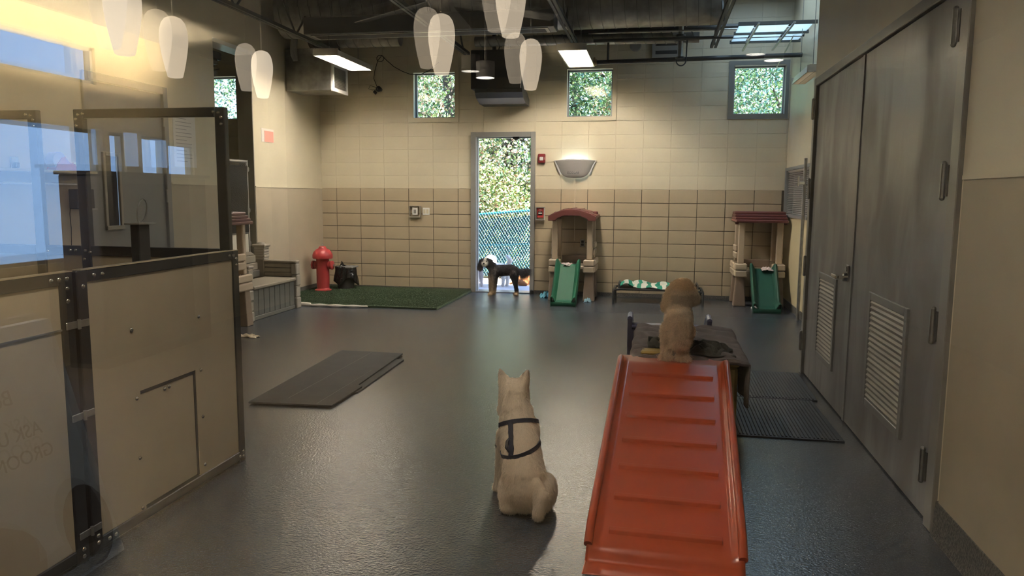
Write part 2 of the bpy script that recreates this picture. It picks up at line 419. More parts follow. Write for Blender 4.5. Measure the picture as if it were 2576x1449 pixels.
# windows in the back wall
pane_b = glassmat('back_window_glass', .06, (.86, .95, .95))
alum = mat('window_aluminium', (.30, .31, .31), .4, .3)
def back_window(k, x0, x1, z0, z1, gx0, gx1, gz0, gz1, m):
    w = thing('window_%d' % k, None, None); w['kind'] = 'structure'; w.location = ((x0+x1)/2, D, z0)
    f = MB()
    for r in ((x0-.01, gx0, z0-.01, z1+.01), (gx1, x1+.01, z0-.01, z1+.01), (gx0, gx1, z0-.01, gz0), (gx0, gx1, gz1, z1+.01)): f.box(r[0], r[1], D-.012, D+.06, r[2], r[3])
    put('window_frame', f, m, w)
    s = MB(); e = .022
    for r in ((gx0, gx0+e, gz0, gz1), (gx1-e, gx1, gz0, gz1), (gx0, gx1, gz0, gz0+e), (gx0, gx1, gz1-e, gz1)): s.box(r[0], r[1], D+.10, D+.15, r[2], r[3])
    put('sash', s, alum, w)
    put('reveal', MB().box(gx0-.012, gx0, D+.06, D+.2, gz0, gz1).box(gx1, gx1+.012, D+.06, D+.2, gz0, gz1).box(gx0, gx1, D+.06, D+.2, gz0-.012, gz0).box(gx0, gx1, D+.06, D+.2, gz1, gz1+.012), alum, w)
    put('pane', MB().add([(gx0, D+.125, gz0), (gx1, D+.125, gz0), (gx1, D+.125, gz1), (gx0, D+.125, gz1)], [(0, 1, 2, 3)]), pane_b, w, fixn=False)
back_window(2, 1.64, 2.44, 2.66, 3.46, 1.722, 2.385, 2.716, 3.405, cream)
back_window(3, 4.055, 4.86, 2.655, 3.455, 4.128, 4.808, 2.706, 3.402, cream)
back_window(4, 6.485, 7.30, 2.655, 3.455, 6.548, 7.262, 2.71, 3.402, frameg)
back_window(5, -2.02, -1.24, 2.66, 3.46, -1.95, -1.30, 2.735, 3.42, cream)

# back doorway: steel frame, threshold (the door leaf stands open outwards)
d1 = thing('door_1', None, None); d1['kind'] = 'structure'; d1.location = (3.15, D, 0)
put('door_frame', MB().box(2.645, 2.728, D-.03, D+.2, 0, 2.49, .004).box(3.588, 3.655, D-.03, D+.2, 0, 2.49, .004).box(2.728, 3.588, D-.03, D+.2, 2.415, 2.49, .004), frameg, d1)
put('door_stop', MB().box(2.728, 2.742, D+.06, D+.12, 0, 2.415).box(3.574, 3.588, D+.06, D+.12, 0, 2.415).box(2.742, 3.574, D+.06, D+.12, 2.40, 2.415), mat('light_steel', (.4, .42, .44), .35, .4), d1)
put('threshold', MB().box(2.70, 3.62, D-.02, D+.24, .0, .014, .004), steel, d1)
put('closer_bracket', MB().box(3.30, 3.40, D+.0, D+.05, 2.385, 2.415).prism([(3.31, 2.385), (3.39, 2.385), (3.35, 2.36)], D+.0, D+.04), blackm, d1)
put('floor_stop', MB().lathe([(0, .07), (.03, .06), (.035, .03), (.03, 0), (0, 0)], (3.63, D-.07, 0), 10), blackm, d1)
None and put('open_leaf', MB().box(2.735, 2.775, D+.2, D+1.02, .02, 2.40, .003), mat('door_leaf_outer', (.42, .47, .55), .4), d1)

# ------------------------------------------------------------------ left wall (two depths), opening, alcove
wl_ = MB().box(-.06, XL, 9.55, D+.01, 0, ZC).box(-.06, XL, 7.35, 9.55, 3.39, ZC)
wl_.box(XB-.2, XB, GY, 5.455, 0, ZC).box(XB-.2, XB, 6.535, 7.35, 0, ZC).box(XB-.2, XB, 5.455, 6.535, 2.50, ZC).box(-.06, XB-.2, 7.15, 7.35, 0, ZC)
S('wall_left', wl_, cream)
wl = bpy.data.objects['wall_left']
put('wainscot_panel', MB().box(XL, XL+.008, 9.55, D, 0, 1.615).box(XB, XB+.008, .5, 5.455, 0, 1.615).box(XB, XB+.008, 6.535, 7.35, 0, 1.615).box(-.06, XB, 7.35, 7.358, 0, 1.615), wains, wl)
put('wainscot_rail', MB().box(XL, XL+.014, 9.55, D, 1.612, 1.628).box(XB, XB+.014, 6.56, 7.362, 1.612, 1.628).box(XB, XB+.014, .5, 5.43, 1.612, 1.628), cream, wl)
put('corner_guard', MB().box(-.065, XL+.002, 9.535, 9.552, 0, 3.39), mat('jamb_grey', (.22, .21, .175), .5), wl)
put('opening_head', MB().box(-.07, XL+.02, 8.2, 9.56, 3.35, 3.40), white, wl)
S('wall_alcove', MB().box(-2.5, -2.3, 7.15, D+.2, 0, ZC).box(-2.3, -.06, 7.0, 7.15, 0, ZC), cream)
S('baseboard_left', MB().box(XL, XL+.016, 9.56, D, 0, .10).box(XB, XB+.016, 6.55, 7.36, 0, .10), cove)
# roll-up shutter box and cable just inside the opening
sh = thing('shutter_housing', 'dark roll-up shutter housing hanging inside the left opening, under the ceiling', 'shutter', (-.25, 8.9, 3.1))
put('slat_roll', MB().box(-.42, -.12, 8.0, 9.3, 3.24, 3.34, .01).box(-.40, -.14, 8.0, 9.25, 3.18, 3.24, .01).box(-.38, -.16, 8.0, 9.2, 3.14, 3.18, .01), blackm, sh)
put('cable', MB().tube([(-.1, 8.0+.1*k, 3.12-.10*math.sin(PI*k/12)) for k in range(13)], .006, 5), blackm, sh)
# shut grey door in the left bump-out wall
dl = thing('door_2', None, None); dl['kind'] = 'structure'; dl.location = (XB, 6.0, 0)
put('door_frame', MB().box(XB-.12, XB+.02, 5.455, 5.52, 0, 2.50, .004).box(XB-.12, XB+.02, 6.47, 6.535, 0, 2.50, .004).box(XB-.12, XB+.02, 5.52, 6.47, 2.435, 2.50, .004), greyp, dl)
leaf = put('door_leaf', MB().box(XB-.05, XB-.005, 5.526, 5.655, .01, 2.43).box(XB-.05, XB-.005, 5.86, 6.464, .01, 2.43).box(XB-.05, XB-.005, 5.655, 5.86, 1.86, 2.43).box(XB-.05, XB-.005, 5.655, 5.86, .01, 1.22), greyp, dl)
put('vision_frame', MB().box(XB-.01, XB+.012, 5.65, 5.68, 1.215, 1.865, .003).box(XB-.01, XB+.012, 5.835, 5.865, 1.215, 1.865, .003).box(XB-.01, XB+.012, 5.68, 5.835, 1.835, 1.865, .003).box(XB-.01, XB+.02, 5.65, 5.865, 1.215, 1.25, .003), mat('vision_frame_tan', (.34, .31, .26), .5), leaf)
put('vision_pane', MB().box(XB-.035, XB-.028, 5.66, 5.85, 1.22, 1.86), mat('dark_vision_glass', (.03, .035, .045), .08), leaf)
for z in (.3, 1.5, 2.2):
    put('hinge', MB().cyl((XB+.012, 6.47, z-.06), (XB+.012, 6.47, z+.06), .009, n=8), steel, dl)
hd = put('door_handle', MB().lathe([(0, .03), (.026, .028), (.028, 0)], (0, 0, 0), 14, 'x').box(.03, .05, -.01, .11, -.01, .01, .004).xf(Matrix.Translation((XB-.005, 5.60, 1.06))), bright, leaf)

# ------------------------------------------------------------------ right wall: closet bump-out with double louvred doors, then deeper wall
wr = MB().box(XD, XD+.15, GY, 3.66, 0, ZC).box(XD, XD+.15, 6.89, 7.0, 0, ZC).box(XD, XD+.15, 3.66, 6.89, 2.515, ZC).box(XD+.15, 8.0, 6.85, 7.0, 0, ZC)
wr.box(XR, XR+.15, 7.0, 9.80, 0, ZC).box(XR, XR+.15, 11.60, D+.01, 0, ZC).box(XR, XR+.15, 9.80, 11.60, 0, 1.27).box(XR, XR+.15, 9.80, 11.60, 1.93, ZC)
wr.box(7.6, 7.75, 3.5, 6.85, 0, ZC)
S('wall_right', wr, cream); wrr = bpy.data.objects['wall_right']
put('wainscot_panel', MB().box(XD-.008, XD, .5, 3.60, 0, 1.612), mat('near_wainscot_tan', (.42, .36, .255), .45, var=.07, vscale=4, bump=.06, bscale=200), wrr)
put('wainscot_rail', MB().box(XD-.015, XD, .5, 3.60, 1.612, 1.63), cream, wrr)
put('yellow_panel', MB().box(XR-.006, XR, 9.8, 11.6, .10, 1.255), mat('yellow_cream_paint', (.62, .53, .33), .4), wrr)
S('baseboard_right', MB().prism([(XD, 0), (XD-.028, 0), (XD-.018, .03), (XD-.012, .16), (XD, .165)], .5, 3.62).box(XR-.016, XR, 7.0, D, 0, .10), cove)
jg = mat('jamb_cream', (.50, .46, .38), .4)
d3 = thing('door_3', None, None); d3['kind'] = 'structure'; d3.location = (XD, 5.3, 0)
put('door_frame', MB().box(XD-.022, XD+.12, 3.635, 3.735, 0, 2.52, .004).box(XD-.022, XD+.12, 6.855, 6.93, 0, 2.52, .004).box(XD-.022, XD+.12, 3.735, 6.855, 2.455, 2.52, .004), mat('closet_frame_grey', (.27, .255, .23), .32, var=.15, vscale=3), d3)
louvm = mat('louvre_grey', (.30, .275, .24), .42)
doorm = MATS['grey_door_paint']
# wiped / scratched door finish: slightly different gloss streaks
sm_ = bpy.data.materials.new('smeared_door_paint'); sm_.use_nodes = True; n = sm_.node_tree.nodes; l = sm_.node_tree.links; b = n['Principled BSDF']; t = n.new('ShaderNodeTexCoord')
mp = n.new('ShaderNodeMapping'); mp.inputs['Scale'].default_value = (1, 1.8, .7); l.new(t.outputs['Object'], mp.inputs[0])
nz = n.new('ShaderNodeTexNoise'); nz.inputs['Scale'].default_value = 1.6; nz.inputs['Detail'].default_value = 6; nz.inputs['Distortion'].default_value = .5; l.new(mp.outputs[0], nz.inputs['Vector'])
rr = n.new('ShaderNodeMapRange'); rr.inputs[1].default_value = .42; rr.inputs[2].default_value = .62; l.new(nz.outputs[0], rr.inputs[0])
mx = n.new('ShaderNodeMix'); mx.data_type = 'RGBA'; mx.inputs[6].default_value = (.235, .230, .235, 1); mx.inputs[7].default_value = (.205, .195, .190, 1); l.new(rr.outputs[0], mx.inputs[0]); l.new(mx.outputs[2], b.inputs['Base Color'])
r4 = n.new('ShaderNodeMapRange'); r4.inputs[3].default_value = .28; r4.inputs[4].default_value = .5; l.new(rr.outputs[0], r4.inputs[0]); l.new(r4.outputs[0], b.inputs['Roughness'])
def closet_leaf(y0, y1, ly0, ly1, lz0, lz1):
    a, c = XD+.002, XD+.046
    lf = MB().box(a, c, y0, ly0, .012, 2.45).box(a, c, ly1, y1, .012, 2.45).box(a, c, ly0, ly1, .012, lz0).box(a, c, ly0, ly1, lz1, 2.45)
    L = put('door_leaf', lf, sm_, d3)
    e = .035
    lo = put('louvre_frame', MB().box(a-.014, a+.03, ly0-.012, ly0+e, lz0-.012, lz1+.012, .003).box(a-.014, a+.03, ly1-e, ly1+.012, lz0-.012, lz1+.012, .003).box(a-.014, a+.03, ly0+e, ly1-e, lz0-.012, lz0+e, .003).box(a-.014, a+.03, ly0+e, ly1-e, lz1-e, lz1+.012, .003), doorm, L)
    N = 19; h = (lz1-lz0-2*e)/N; base = None
    for k in range(N):
        zc = lz0+e+(k+.5)*h
        if base is None:
            mb = MB().prism([(-.004, h*.50), (.034, -h*.12), (.034, -h*.30), (-.004, h*.28), (-.010, h*.05), (-.006, -h*.40), (-.012, -h*.42), (-.016, h*.08), (-.008, h*.5)], -(ly1-ly0)/2+e, (ly1-ly0)/2-e)
            base = mb.mesh('louvre_slat'); base.materials.append(louvm)
        o = bpy.data.objects.new('louvre_slat', base); COL.objects.link(o); o.parent = L
        o.location = Vector((a+.004, (ly0+ly1)/2, zc))-Vector(d3.location)
    put('louvre_back', MB().box(c-.006, c, ly0, ly1, lz0, lz1), blackm, L)
    return L
Ln = closet_leaf(3.742, 5.408, 4.21, 4.92, .275, .95)
Lf = closet_leaf(5.414, 6.848, 5.81, 6.39, .275, .93)
put('astragal', MB().box(XD-.006, XD+.004, 5.385, 5.425, .012, 2.45), doorm, Ln)
for y, zs in ((3.775, (2.285, 1.61, .947, .278)), (6.885, (2.267, 1.602, .943, .29))):
    for z in zs:
        h = put('hinge', MB().cyl((XD-.03, y, z-.075), (XD-.03, y, z+.075), .013, n=10).sph((XD-.03, y, z+.077), .013, 8, 6).sph((XD-.03, y, z-.077), .013, 8, 6), steel, d3)
        put('hinge_leaf', MB().box(XD-.024, XD-.018, y-.035, y+.04, z-.07, z+.07), steel, h)
hb = put('door_handle', MB().lathe([(0, -.035), (.03, -.032), (.034, -.01), (.034, .0)], (0, 0, 0), 16, 'x').box(-.075, -.03, -.014, .014, -.012, .012, .004).box(-.085, -.06, -.014, .13, -.014, .014, .005).xf(Matrix.Translation((XD, 5.50, .99))), bright, Lf)
put('lock_cylinder', MB().box(-.012, 0, -.03, .03, .0, .085, .01).cyl((-.02, 0, .055), (0, 0, .055), .017, n=14).xf(Matrix.Translation((XD, 5.50, .99))), steel, hb)

# interior window with blinds in the far right wall
w6 = thing('window_6', None, None); w6['kind'] = 'structure'; w6.location = (XR, 10.7, 1.27)
put('window_frame', MB().box(XR-.02, XR+.1, 9.79, 9.83, 1.26, 1.94).box(XR-.02, XR+.1, 11.57, 11.61, 1.26, 1.94).box(XR-.02, XR+.1, 9.83, 11.57, 1.90, 1.94).box(XR-.03, XR+.1, 9.79, 11.61, 1.25, 1.285), alum, w6)
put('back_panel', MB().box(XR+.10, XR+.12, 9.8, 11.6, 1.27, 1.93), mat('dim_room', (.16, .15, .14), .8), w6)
bl = thing('window_blind', 'white horizontal slat blind in the interior window beside the right playhouse slide', 'blind', (XR+.03, 10.7, 1.29))
sl = MB().box(-.012, .012, -.86, .86, -.0012, .0012).xf(Matrix.Rotation(.5, 4, 'Y')); slm = sl.mesh('slat'); slm.materials.append(white)
for k in range(24):
    o = bpy.data.objects.new('slat', slm); COL.objects.link(o); o.parent = bl; o.location = (0, 0, .012+k*.0248)
put('head_rail', MB().box(-.018, .018, -.87, .87, .59, .615, .003), white, bl, local=True)
for yy in (-.3, .35): put('cord', MB().cyl((-.014, yy, 0), (-.014, yy, .6), .0015, n=4), white, bl, local=True)

# ------------------------------------------------------------------ front wall with the viewing window the photograph was taken through
fw = MB()
for r in sub_rects((XB, XD, 0, ZC), [(3.95, 6.62, .8, 2.45)]): fw.box(r[0], r[1], .38, .52, r[2], r[3])
S('wall_front', fw, cream)
w1 = thing('window_1', None, None); w1['kind'] = 'structure'; w1.location = (5.3, GY, .8)
put('window_frame', MB().box(3.93, 3.99, .36, .54, .78, 2.47).box(6.58, 6.64, .36, .54, .78, 2.47).box(3.99, 6.58, .36, .54, .78, .84).box(3.99, 6.58, .36, .54, 2.41, 2.47), frameg, w1)
def pane(y, tx, tz, refl, nm):
    a, c, e, g = 3.98, 6.60, .83, 2.42; xm, zm = 5.3, 1.5
    f = lambda x, z: (x, y+(x-xm)*tx+(z-zm)*tz, z)
    put('pane', MB().add([f(a, e), f(c, e), f(c, g), f(a, g)], [(0, 1, 2, 3)]), glassmat(nm, refl), w1, fixn=False)
if PANES:
    pane(.440, 0, 0, .105, 'viewing_glass')
    pane(.462, .0112, -.0050, .052, 'viewing_glass_inner')

# ------------------------------------------------------------------ ceiling steel, ducts, pipes
def joist(x):
    t = thing('roof_joist', {0: 'dark steel roof joist running over the left ceiling light', 1: 'dark steel roof joist between the two big lights, above the first back window', 2: 'dark steel roof joist running to the bright right ceiling light', 3: 'dark steel roof joist by the skylight at the right'}[x], 'joist', ((.75, 2.655, 4.33, 6.22)[x], 8.0, 3.6), group='roof joists')
    X = (.75, 2.655, 4.33, 6.22)[x]; y0, y1 = .55, D-.3
    c = MB().box(X-.045, X-.008, y0, y1, 3.60, 3.606).box(X-.045, X-.039, y0, y1, 3.60, 3.64).box(X+.008, X+.045, y0, y1, 3.60, 3.606).box(X+.039, X+.045, y0, y1, 3.60, 3.64)
    put('bottom_chord', c, joistm, t)
    put('top_chord', MB().box(X-.045, X+.045, .4, D, 4.36, 4.41), joistm, t)
    k = 0; y = y0+.2; N = 14; st = (y1-y0-.4)/N
    for k in range(N):
        a, b_ = (3.61, 4.38) if k % 2 == 0 else (4.38, 3.61)
        put('web_bar', MB().cyl((X, y+k*st, a), (X, y+(k+1)*st, b_), .014, n=6), joistm, t)
for x in range(4): joist(x)
def duct(name, label, p0, p1, r, pitch, n=20, m=galv, cat='duct'):
    p0 = Vector(p0); p1 = Vector(p1); t = thing(name, label, cat, p0); L = (p1-p0).length; d = (p1-p0)/L
    b_ = MB().cyl(p0, p1, r, n=n*2); put('duct_wall', b_, m, t, sm=True)
    rb = MB(); k = 0; x = d.cross(Vector((0, 0, 1))).normalized(); y = d.cross(x); s = pitch*.5
    while s < L-pitch:
        pts = [p0+d*(s+pitch*.9*(i/(n))) + x*(r+.004)*math.cos(2*PI*i/n)+y*(r+.004)*math.sin(2*PI*i/n) for i in range(n+1)]
        rb.tube(pts, .007, 4, False); s += pitch
    put('spiral_seam', rb, mat('duct_seam', (.22, .22, .21), .5, .7), t, kind='stuff')
    return t
duct('spiral_duct', 'large galvanised spiral duct crossing under the ceiling', (.3, 10.25, 4.03), (6.3, 10.25, 4.03), .34, .15)
duct('branch_duct', 'slim bright spiral duct above the black ceiling unit', (2.9, 10.85, 3.69), (6.0, 10.85, 3.655), .07, .135, 14)
duct('branch_duct', 'short spiral duct under the big duct near the left wall', (.35, 10.95, 3.80), (1.75, 10.95, 3.80), .12, .13, 14)
t = thing('supply_plenum', 'long grey rectangular duct box hanging in front of the spiral duct', 'duct', (2.6, 9.55, 3.55))
put('plenum_body', MB().box(.98, 4.22, 9.40, 9.75, 3.555, 3.76, .006), mat('plenum_grey', (.19, .19, .185), .5), t)
put('diffuser', MB().box(1.06, 4.14, 9.44, 9.71, 3.545, 3.556).slot(1).box(1.10, 4.10, 9.48, 9.67, 3.543, 3.546), [steel, darkc], t)
put('top_flange', MB().box(.97, 4.23, 9.39, 9.76, 3.755, 3.77), steel, t)
for x in (1.3, 2.6, 3.9): put('hanger_rod', MB().cyl((x, 9.57, 3.76), (x, 9.57, 4.42), .006, n=6), steel, t)
# box duct with grille, left corner
t = thing('grille_duct', 'square sheet-metal duct with white framed grille high in the left corner', 'duct', (.5, 10.6, 3.0))
put('duct_wall', MB().box(.16, .86, 10.50, 11.05, 3.01, 3.60, .006), galv, t)
put('grille_frame', MB().box(.86, .885, 10.50, 10.56, 3.0, 3.40).box(.86, .885, 10.99, 11.05, 3.0, 3.40).box(.86, .885, 10.56, 10.99, 3.0, 3.05).box(.86, .885, 10.56, 10.99, 3.35, 3.40), white, t)
g = MB()
for k in range(14): g.box(.862, .878, 10.56, 10.99, 3.055+k*.021, 3.059+k*.021)
put('grille_bars', g.box(.855, .863, 10.56, 10.99, 3.05, 3.35), mat('grille_grey', (.25, .23, .2), .6), t, kind='stuff')
put('insulated_riser', MB().tube([(.36, 10.42, 3.42), (.34, 10.42, 3.5), (.33, 10.43, 3.6), (.34, 10.45, 3.8), (.34, 10.45, 4.4)], [.035, .05, .052, .05, .05], 12), mat('insulation_grey', (.30, .30, .29), .7, bump=.5, bscale=30), t)
# black heater unit
t = thing('black_heater', 'black boxy unit heater hanging on the back wall above the doorway', 'heater', (3.2, 11.2, 2.86))
put('casing', MB().box(2.80, 3.54, 10.98, 11.40, 3.05, 3.60, .01), mat('heater_black', (.016, .017, .019), .4), t)
put('outlet_scoop', MB().prism([(10.98, 3.05), (11.40, 3.05), (11.62, 2.96), (11.62, 2.87), (11.30, 2.87), (11.08, 2.93), (10.99, 3.0)], 2.86, 3.56, 'x'), blackm, t)
for xx in (2.95, 3.34): put('wall_arm', MB().box(xx, xx+.05, 11.4, D, 3.45, 3.5), blackm, t)
put('stem', MB().cyl((3.1, 11.2, 3.6), (3.1, 11.2, 4.4), .03, n=8).tube([(3.16, 11.2, 3.6), (3.2, 11.2, 3.75), (3.15, 11.2, 3.9), (3.18, 11.2, 4.3)], .008, 5), blackm, t)
# pipes
pipe = mat('pipe_dark_grey', (.055, .055, .055), .45)
t = thing('gas_pipe', 'dark gas pipe running along the ceiling to the right above the windows', 'pipe', (4.65, 10.8, 3.36))
put('pipe_run', MB().cyl((4.62, 10.8, 3.352), (7.32, 10.8, 3.385), .030, n=12), pipe, t, sm=True)
put('end_cap', MB().cyl((4.585, 10.8, 3.352), (4.635, 10.8, 3.352), .042, n=12).cyl((4.60, 10.8, 3.37), (4.60, 10.8, 3.42), .014, n=8), mat('brass_cap', (.35, .25, .14), .4, .6), t)
put('hanger', MB().cyl((4.785, 10.8, 3.37), (4.785, 10.8, 4.42), .016, n=8), pipe, t)
t = thing('conduit', 'thin conduit pair running across the ceiling at the right', 'pipe', (5.9, 10.6, 3.6))
put('pipe_run', MB().cyl((4.6, 10.6, 3.60), (7.3, 10.6, 3.60), .022, n=10), pipe, t)
put('pipe_run', MB().cyl((4.55, 10.4, 3.66), (7.1, 10.4, 3.66), .010, n=8), steel, t)
put('pipe_run', MB().cyl((4.3, 10.9, 3.78), (7.3, 10.9, 3.80), .035, n=10), pipe, t)
put('bent_end', MB().tube([(7.1, 10.4, 3.66), (7.16, 10.4, 3.65), (7.17, 10.45, 3.62), (7.15, 10.9, 3.5), (7.1, 11.5, 3.33)], .008, 6), steel, t)
t = thing('drop_pipe', 'vertical flanged pipe dropping from the ceiling right of the bright light', 'pipe', (5.76, 10.72, 3.3))
put('riser', MB().cyl((5.755, 10.72, 3.36), (5.755, 10.72, 4.42), .034, n=12), steel, t, sm=True)
for z in (3.37, 3.60, 3.66): put('flange', MB().cyl((5.755, 10.72, z-.012), (5.755, 10.72, z+.012), .062, n=12), pipe, t)
put('drip_loop', MB().tube([(5.70+.055*(1-math.cos(PI*k/10))*1.2, 10.70, 3.34-.075*math.sin(PI*k/10)) for k in range(11)]+[(5.835, 10.72, 3.5), (5.84, 10.72, 3.62)], .009, 6), pipe, t)
t = thing('wall_register', 'white louvred register box high on the back wall', 'vent', (5.55, D-.03, 3.53))
put('register_box', MB().box(5.37, 5.78, D-.05, D, 3.53, 3.83, .006), mat('register_grey', (.35, .34, .32), .6), t)
put('register_slot', MB().box(5.42, 5.73, D-.056, D-.049, 3.70, 3.79).box(5.42, 5.73, D-.056, D-.049, 3.58, 3.63), darkc, t)
t = put('round_blank_plate', MB().lathe([(0, -.02), (.07, -.02), (.085, -.01), (.085, 0)], (5.13, D, 3.72), 20, 'y'), mat('plate_grey', (.28, .27, .25), .6), None); tag(t, 'round grey blank plate on the back wall left of the register', 'cover plate')

# open skylight with dark frame bars at the right
t = thing('trim_1', 'paned skylight with dark bars over the right rear corner', None, (6.8, 9.8, ZC)); t['kind'] = 'structure'
fr = MB()
for x in (6.35, 6.66, 6.98, 7.27): fr.box(x-.02, x+.02, 8.6, 11.0, ZC-.05, ZC+.02)
for y in (8.6, 9.4, 10.2, 10.98): fr.box(6.35, 7.30, y-.02, y+.02, ZC-.05, ZC+.02)
put('glazing_bar', fr, joistm, t)
sk = bpy.data.materials.new('frosted_skylight'); sk.use_nodes = True; n = sk.node_tree.nodes; l = sk.node_tree.links
tl_ = n.new('ShaderNodeBsdfTranslucent'); tl_.inputs[0].default_value = (.30, .40, .46, 1); l.new(tl_.outputs[0], n['Material Output'].inputs[0])
for i in range(3):
    for j in range(3):
        x0, x1 = (6.37, 6.68, 7.0)[i], (6.64, 6.96, 7.25)[i]; y0 = 8.62+.8*j; y1 = y0+.76
        put('pane', MB().add([(x0, y0, ZC+.01), (x1, y0, ZC+.01), (x1, y1, ZC+.01), (x0, y1, ZC+.01)], [(0, 1, 2, 3)]), sk, t, fixn=False)
# raised sectional door tracks seen as pale slanted bars
t = thing('overhead_track', 'pale slanted overhead track bars under the skylight panes', 'track', (6.8, 10.6, 3.5))
for x in (6.62, 7.02):
    put('track_bar', MB().box(x-.012, x+.012, 9.6, 11.35, 3.545, 3.56), mat('track_pale', (.5, .52, .5), .4, .3), t)
for y in (9.75, 10.3, 10.85): put('cross_bar', MB().box(6.4, 7.3, y-.018, y+.018, 3.56, 3.60), joistm, t)
panem = bpy.data.materials.new('lifted_pane'); panem.use_nodes = True; n = panem.node_tree.nodes
tl_ = n.new('ShaderNodeBsdfTranslucent'); tl_.inputs[0].default_value = (.80, .86, .88, 1); panem.node_tree.links.new(tl_.outputs[0], n['Material Output'].inputs[0])
for i in range(3):
    x0, x1 = (6.42, 6.635, 7.035)[i], (6.60, 7.0, 7.27)[i]
    for y0, y1 in ((9.77, 10.28), (10.32, 10.83)): put('lifted_pane', MB().box(x0, x1, y0, y1, 3.585, 3.592), panem, t)

# fluorescent fixtures: steel hood, two lit tubes, cross-blade louvre
refl = mat('hood_reflector', (.78, .74, .66), .3, .4)
def fixture(name, label, x, y, z, w=.40, L=1.22, tubes=3, k_=1.0):
    tubem = mat('lit_tube_%d' % int(k_*100), (.6, .6, .58), .5, emit=(1, .92, .80), estr=TUBE*k_)
    t = thing(name, label, 'ceiling light', (x, y, z))
    h = MB(); y0, y1 = -L/2, L/2; a = w/2
    h.prism([(-a, 0), (-a*.72, .085), (a*.72, .085), (a, 0), (a-.006, -.002), (a*.68, .079), (-a*.68, .079), (-a+.006, -.002)], y0, y1)
    h.box(-a, a, y0, y0+.006, 0, .08).box(-a, a, y1-.006, y1, 0, .08)
    put('hood', h, refl, t, local=True)
    for k in range(tubes):
        xx = (k-(tubes-1)/2)*w*(.56/max(1, tubes-1))
        put('tube', MB().cyl((xx, y0+.03, .035), (xx, y1-.03, .035), .013, n=10), tubem, t, local=True)
    g = MB()
    for k in range(tubes+2): xx = -a*.9+k*(1.8*a/(tubes+1)); g.box(xx-.0015, xx+.0015, y0, y1, -.002, .012)
    for k in range(26): yy = y0+.03+k*(L-.06)/25; g.box(-a*.93, a*.93, yy-.0012, yy+.0012, -.002, .010)
    put('louvre_grid', g, mat('louvre_bright', (.6, .55, .45), .35, .6), t, local=True, kind='stuff')
    for yy in (-L*.4, L*.4): put('hanger', MB().cyl((0, yy, .08), (0, yy, ZC-z), .004, n=6), steel, t, local=True)
    return t
fixture('fluorescent_light', 'slim fluorescent hood light with bright tubes near the left corner duct', 1.30, 9.95, 3.28, .34, 1.22, 2, 1.4)
fixture('fluorescent_light', 'glaring fluorescent hood light in front of the middle back window', 4.42, 10.2, 3.30, .37, 1.25, 4, 1.08)
fixture('fluorescent_light', 'fluorescent light by the far right wall, mostly hidden by the closet', 7.20, 9.75, 2.93, .16, 1.0, 1, 0.01)
fixture('fluorescent_light', 'fluorescent hood light above the middle of the room, out of the picture at the top', 4.42, 5.9, 3.30, .37, 1.25, 2, .08)
fixture('fluorescent_light', 'fluorescent hood light above the left pen, out of the picture at the top', 2.0, 5.9, 3.30, .34, 1.22, 2, .12)
fixture('fluorescent_light', 'fluorescent hood light just inside the viewing window, out of the picture at the top', 4.42, 2.2, 3.30, .37, 1.25, 2, .66)
# ------------------------------------------------------------------ fenced pen at the left: black square-tube frames, tan boards, clear upper sheets
bolt = mat('bolt_steel', (.6, .58, .52), .25, 1.)
tanb = mat('tan_board', (.40, .335, .24), .42, var=.06, vscale=3, bump=.04, bscale=180)
clear = glassmat('clear_sheet', .05, (.93, .95, .95), .05, (.6, .62, .62))
def bolts(par, pts, ax):
    for p in pts:
        mb = MB(); R = {'x': Matrix.Rotation(PI/2, 3, 'Y'), 'y': Matrix.Rotation(PI/2, 3, 'X')}[ax]
        mb.sph(p, (.010, .010, .007) if ax == 'z' else ((.006, .010, .010) if ax == 'x' else (.010, .006, .010)), 8, 6)
        put('bolt', mb, bolt, par, sm=True)
# side run along X=3.2 facing the camera's right
F = 3.20
t = thing('pen_side_panel', 'waist-high pen panel at the left with tan board, black frame and pet door', 'fence panel', (F, 3.2, 0))
put('frame', MB().box(F-.04, F, 3.835, 3.895, .0, 1.215, .004).box(F-.04, F, 2.735, 3.835, 1.165, 1.215, .004).box(F-.04, F, 2.735, 3.835, .015, .065, .004).box(F-.04, F, 2.675, 2.735, .0, 1.215, .004), blackm, t)
b = MB()
for r in sub_rects((2.735, 3.835, .065, 1.165), [(3.03, 3.462, .07, .628)]): b.box(F-.022, F-.008, r[0], r[1], r[2], r[3])
bd = put('board', b, tanb, t)
pd = put('pet_door', MB().box(F-.030, F-.016, 3.038, 3.448, .075, .61, .002), tanb, t, label='tan pet door flap set into the board')
put('door_gasket', MB().box(F-.03, F-.012, 3.449, 3.462, .07, .628).box(F-.03, F-.012, 3.03, 3.449, .612, .628), blackp, t)
put('top_strip', MB().box(F-.04, F, 2.70, 3.89, 1.2155, 1.219), mat('strip_alu', (.75, .66, .5), .3, .7), t)
bolts(t, [(F-.004, y, z) for y, z in ((2.99, .92), (3.0, .60), (3.0, .32), (3.0, .08), (3.50, .90), (3.50, .62), (3.50, .37), (3.50, .11), (3.20, .595), (3.235, .597))], 'x')
bolts(t, [(F+.002, y, z) for y, z in ((3.80, 1.19), (3.84, 1.19), (3.865, 1.17), (3.865, 1.135), (3.865, .06), (3.865, .03), (3.83, .04), (2.77, .04), (2.81, .04), (2.705, .05), (2.705, .08), (2.77, 1.19), (2.82, 1.19), (2.705, 1.15))], 'x')
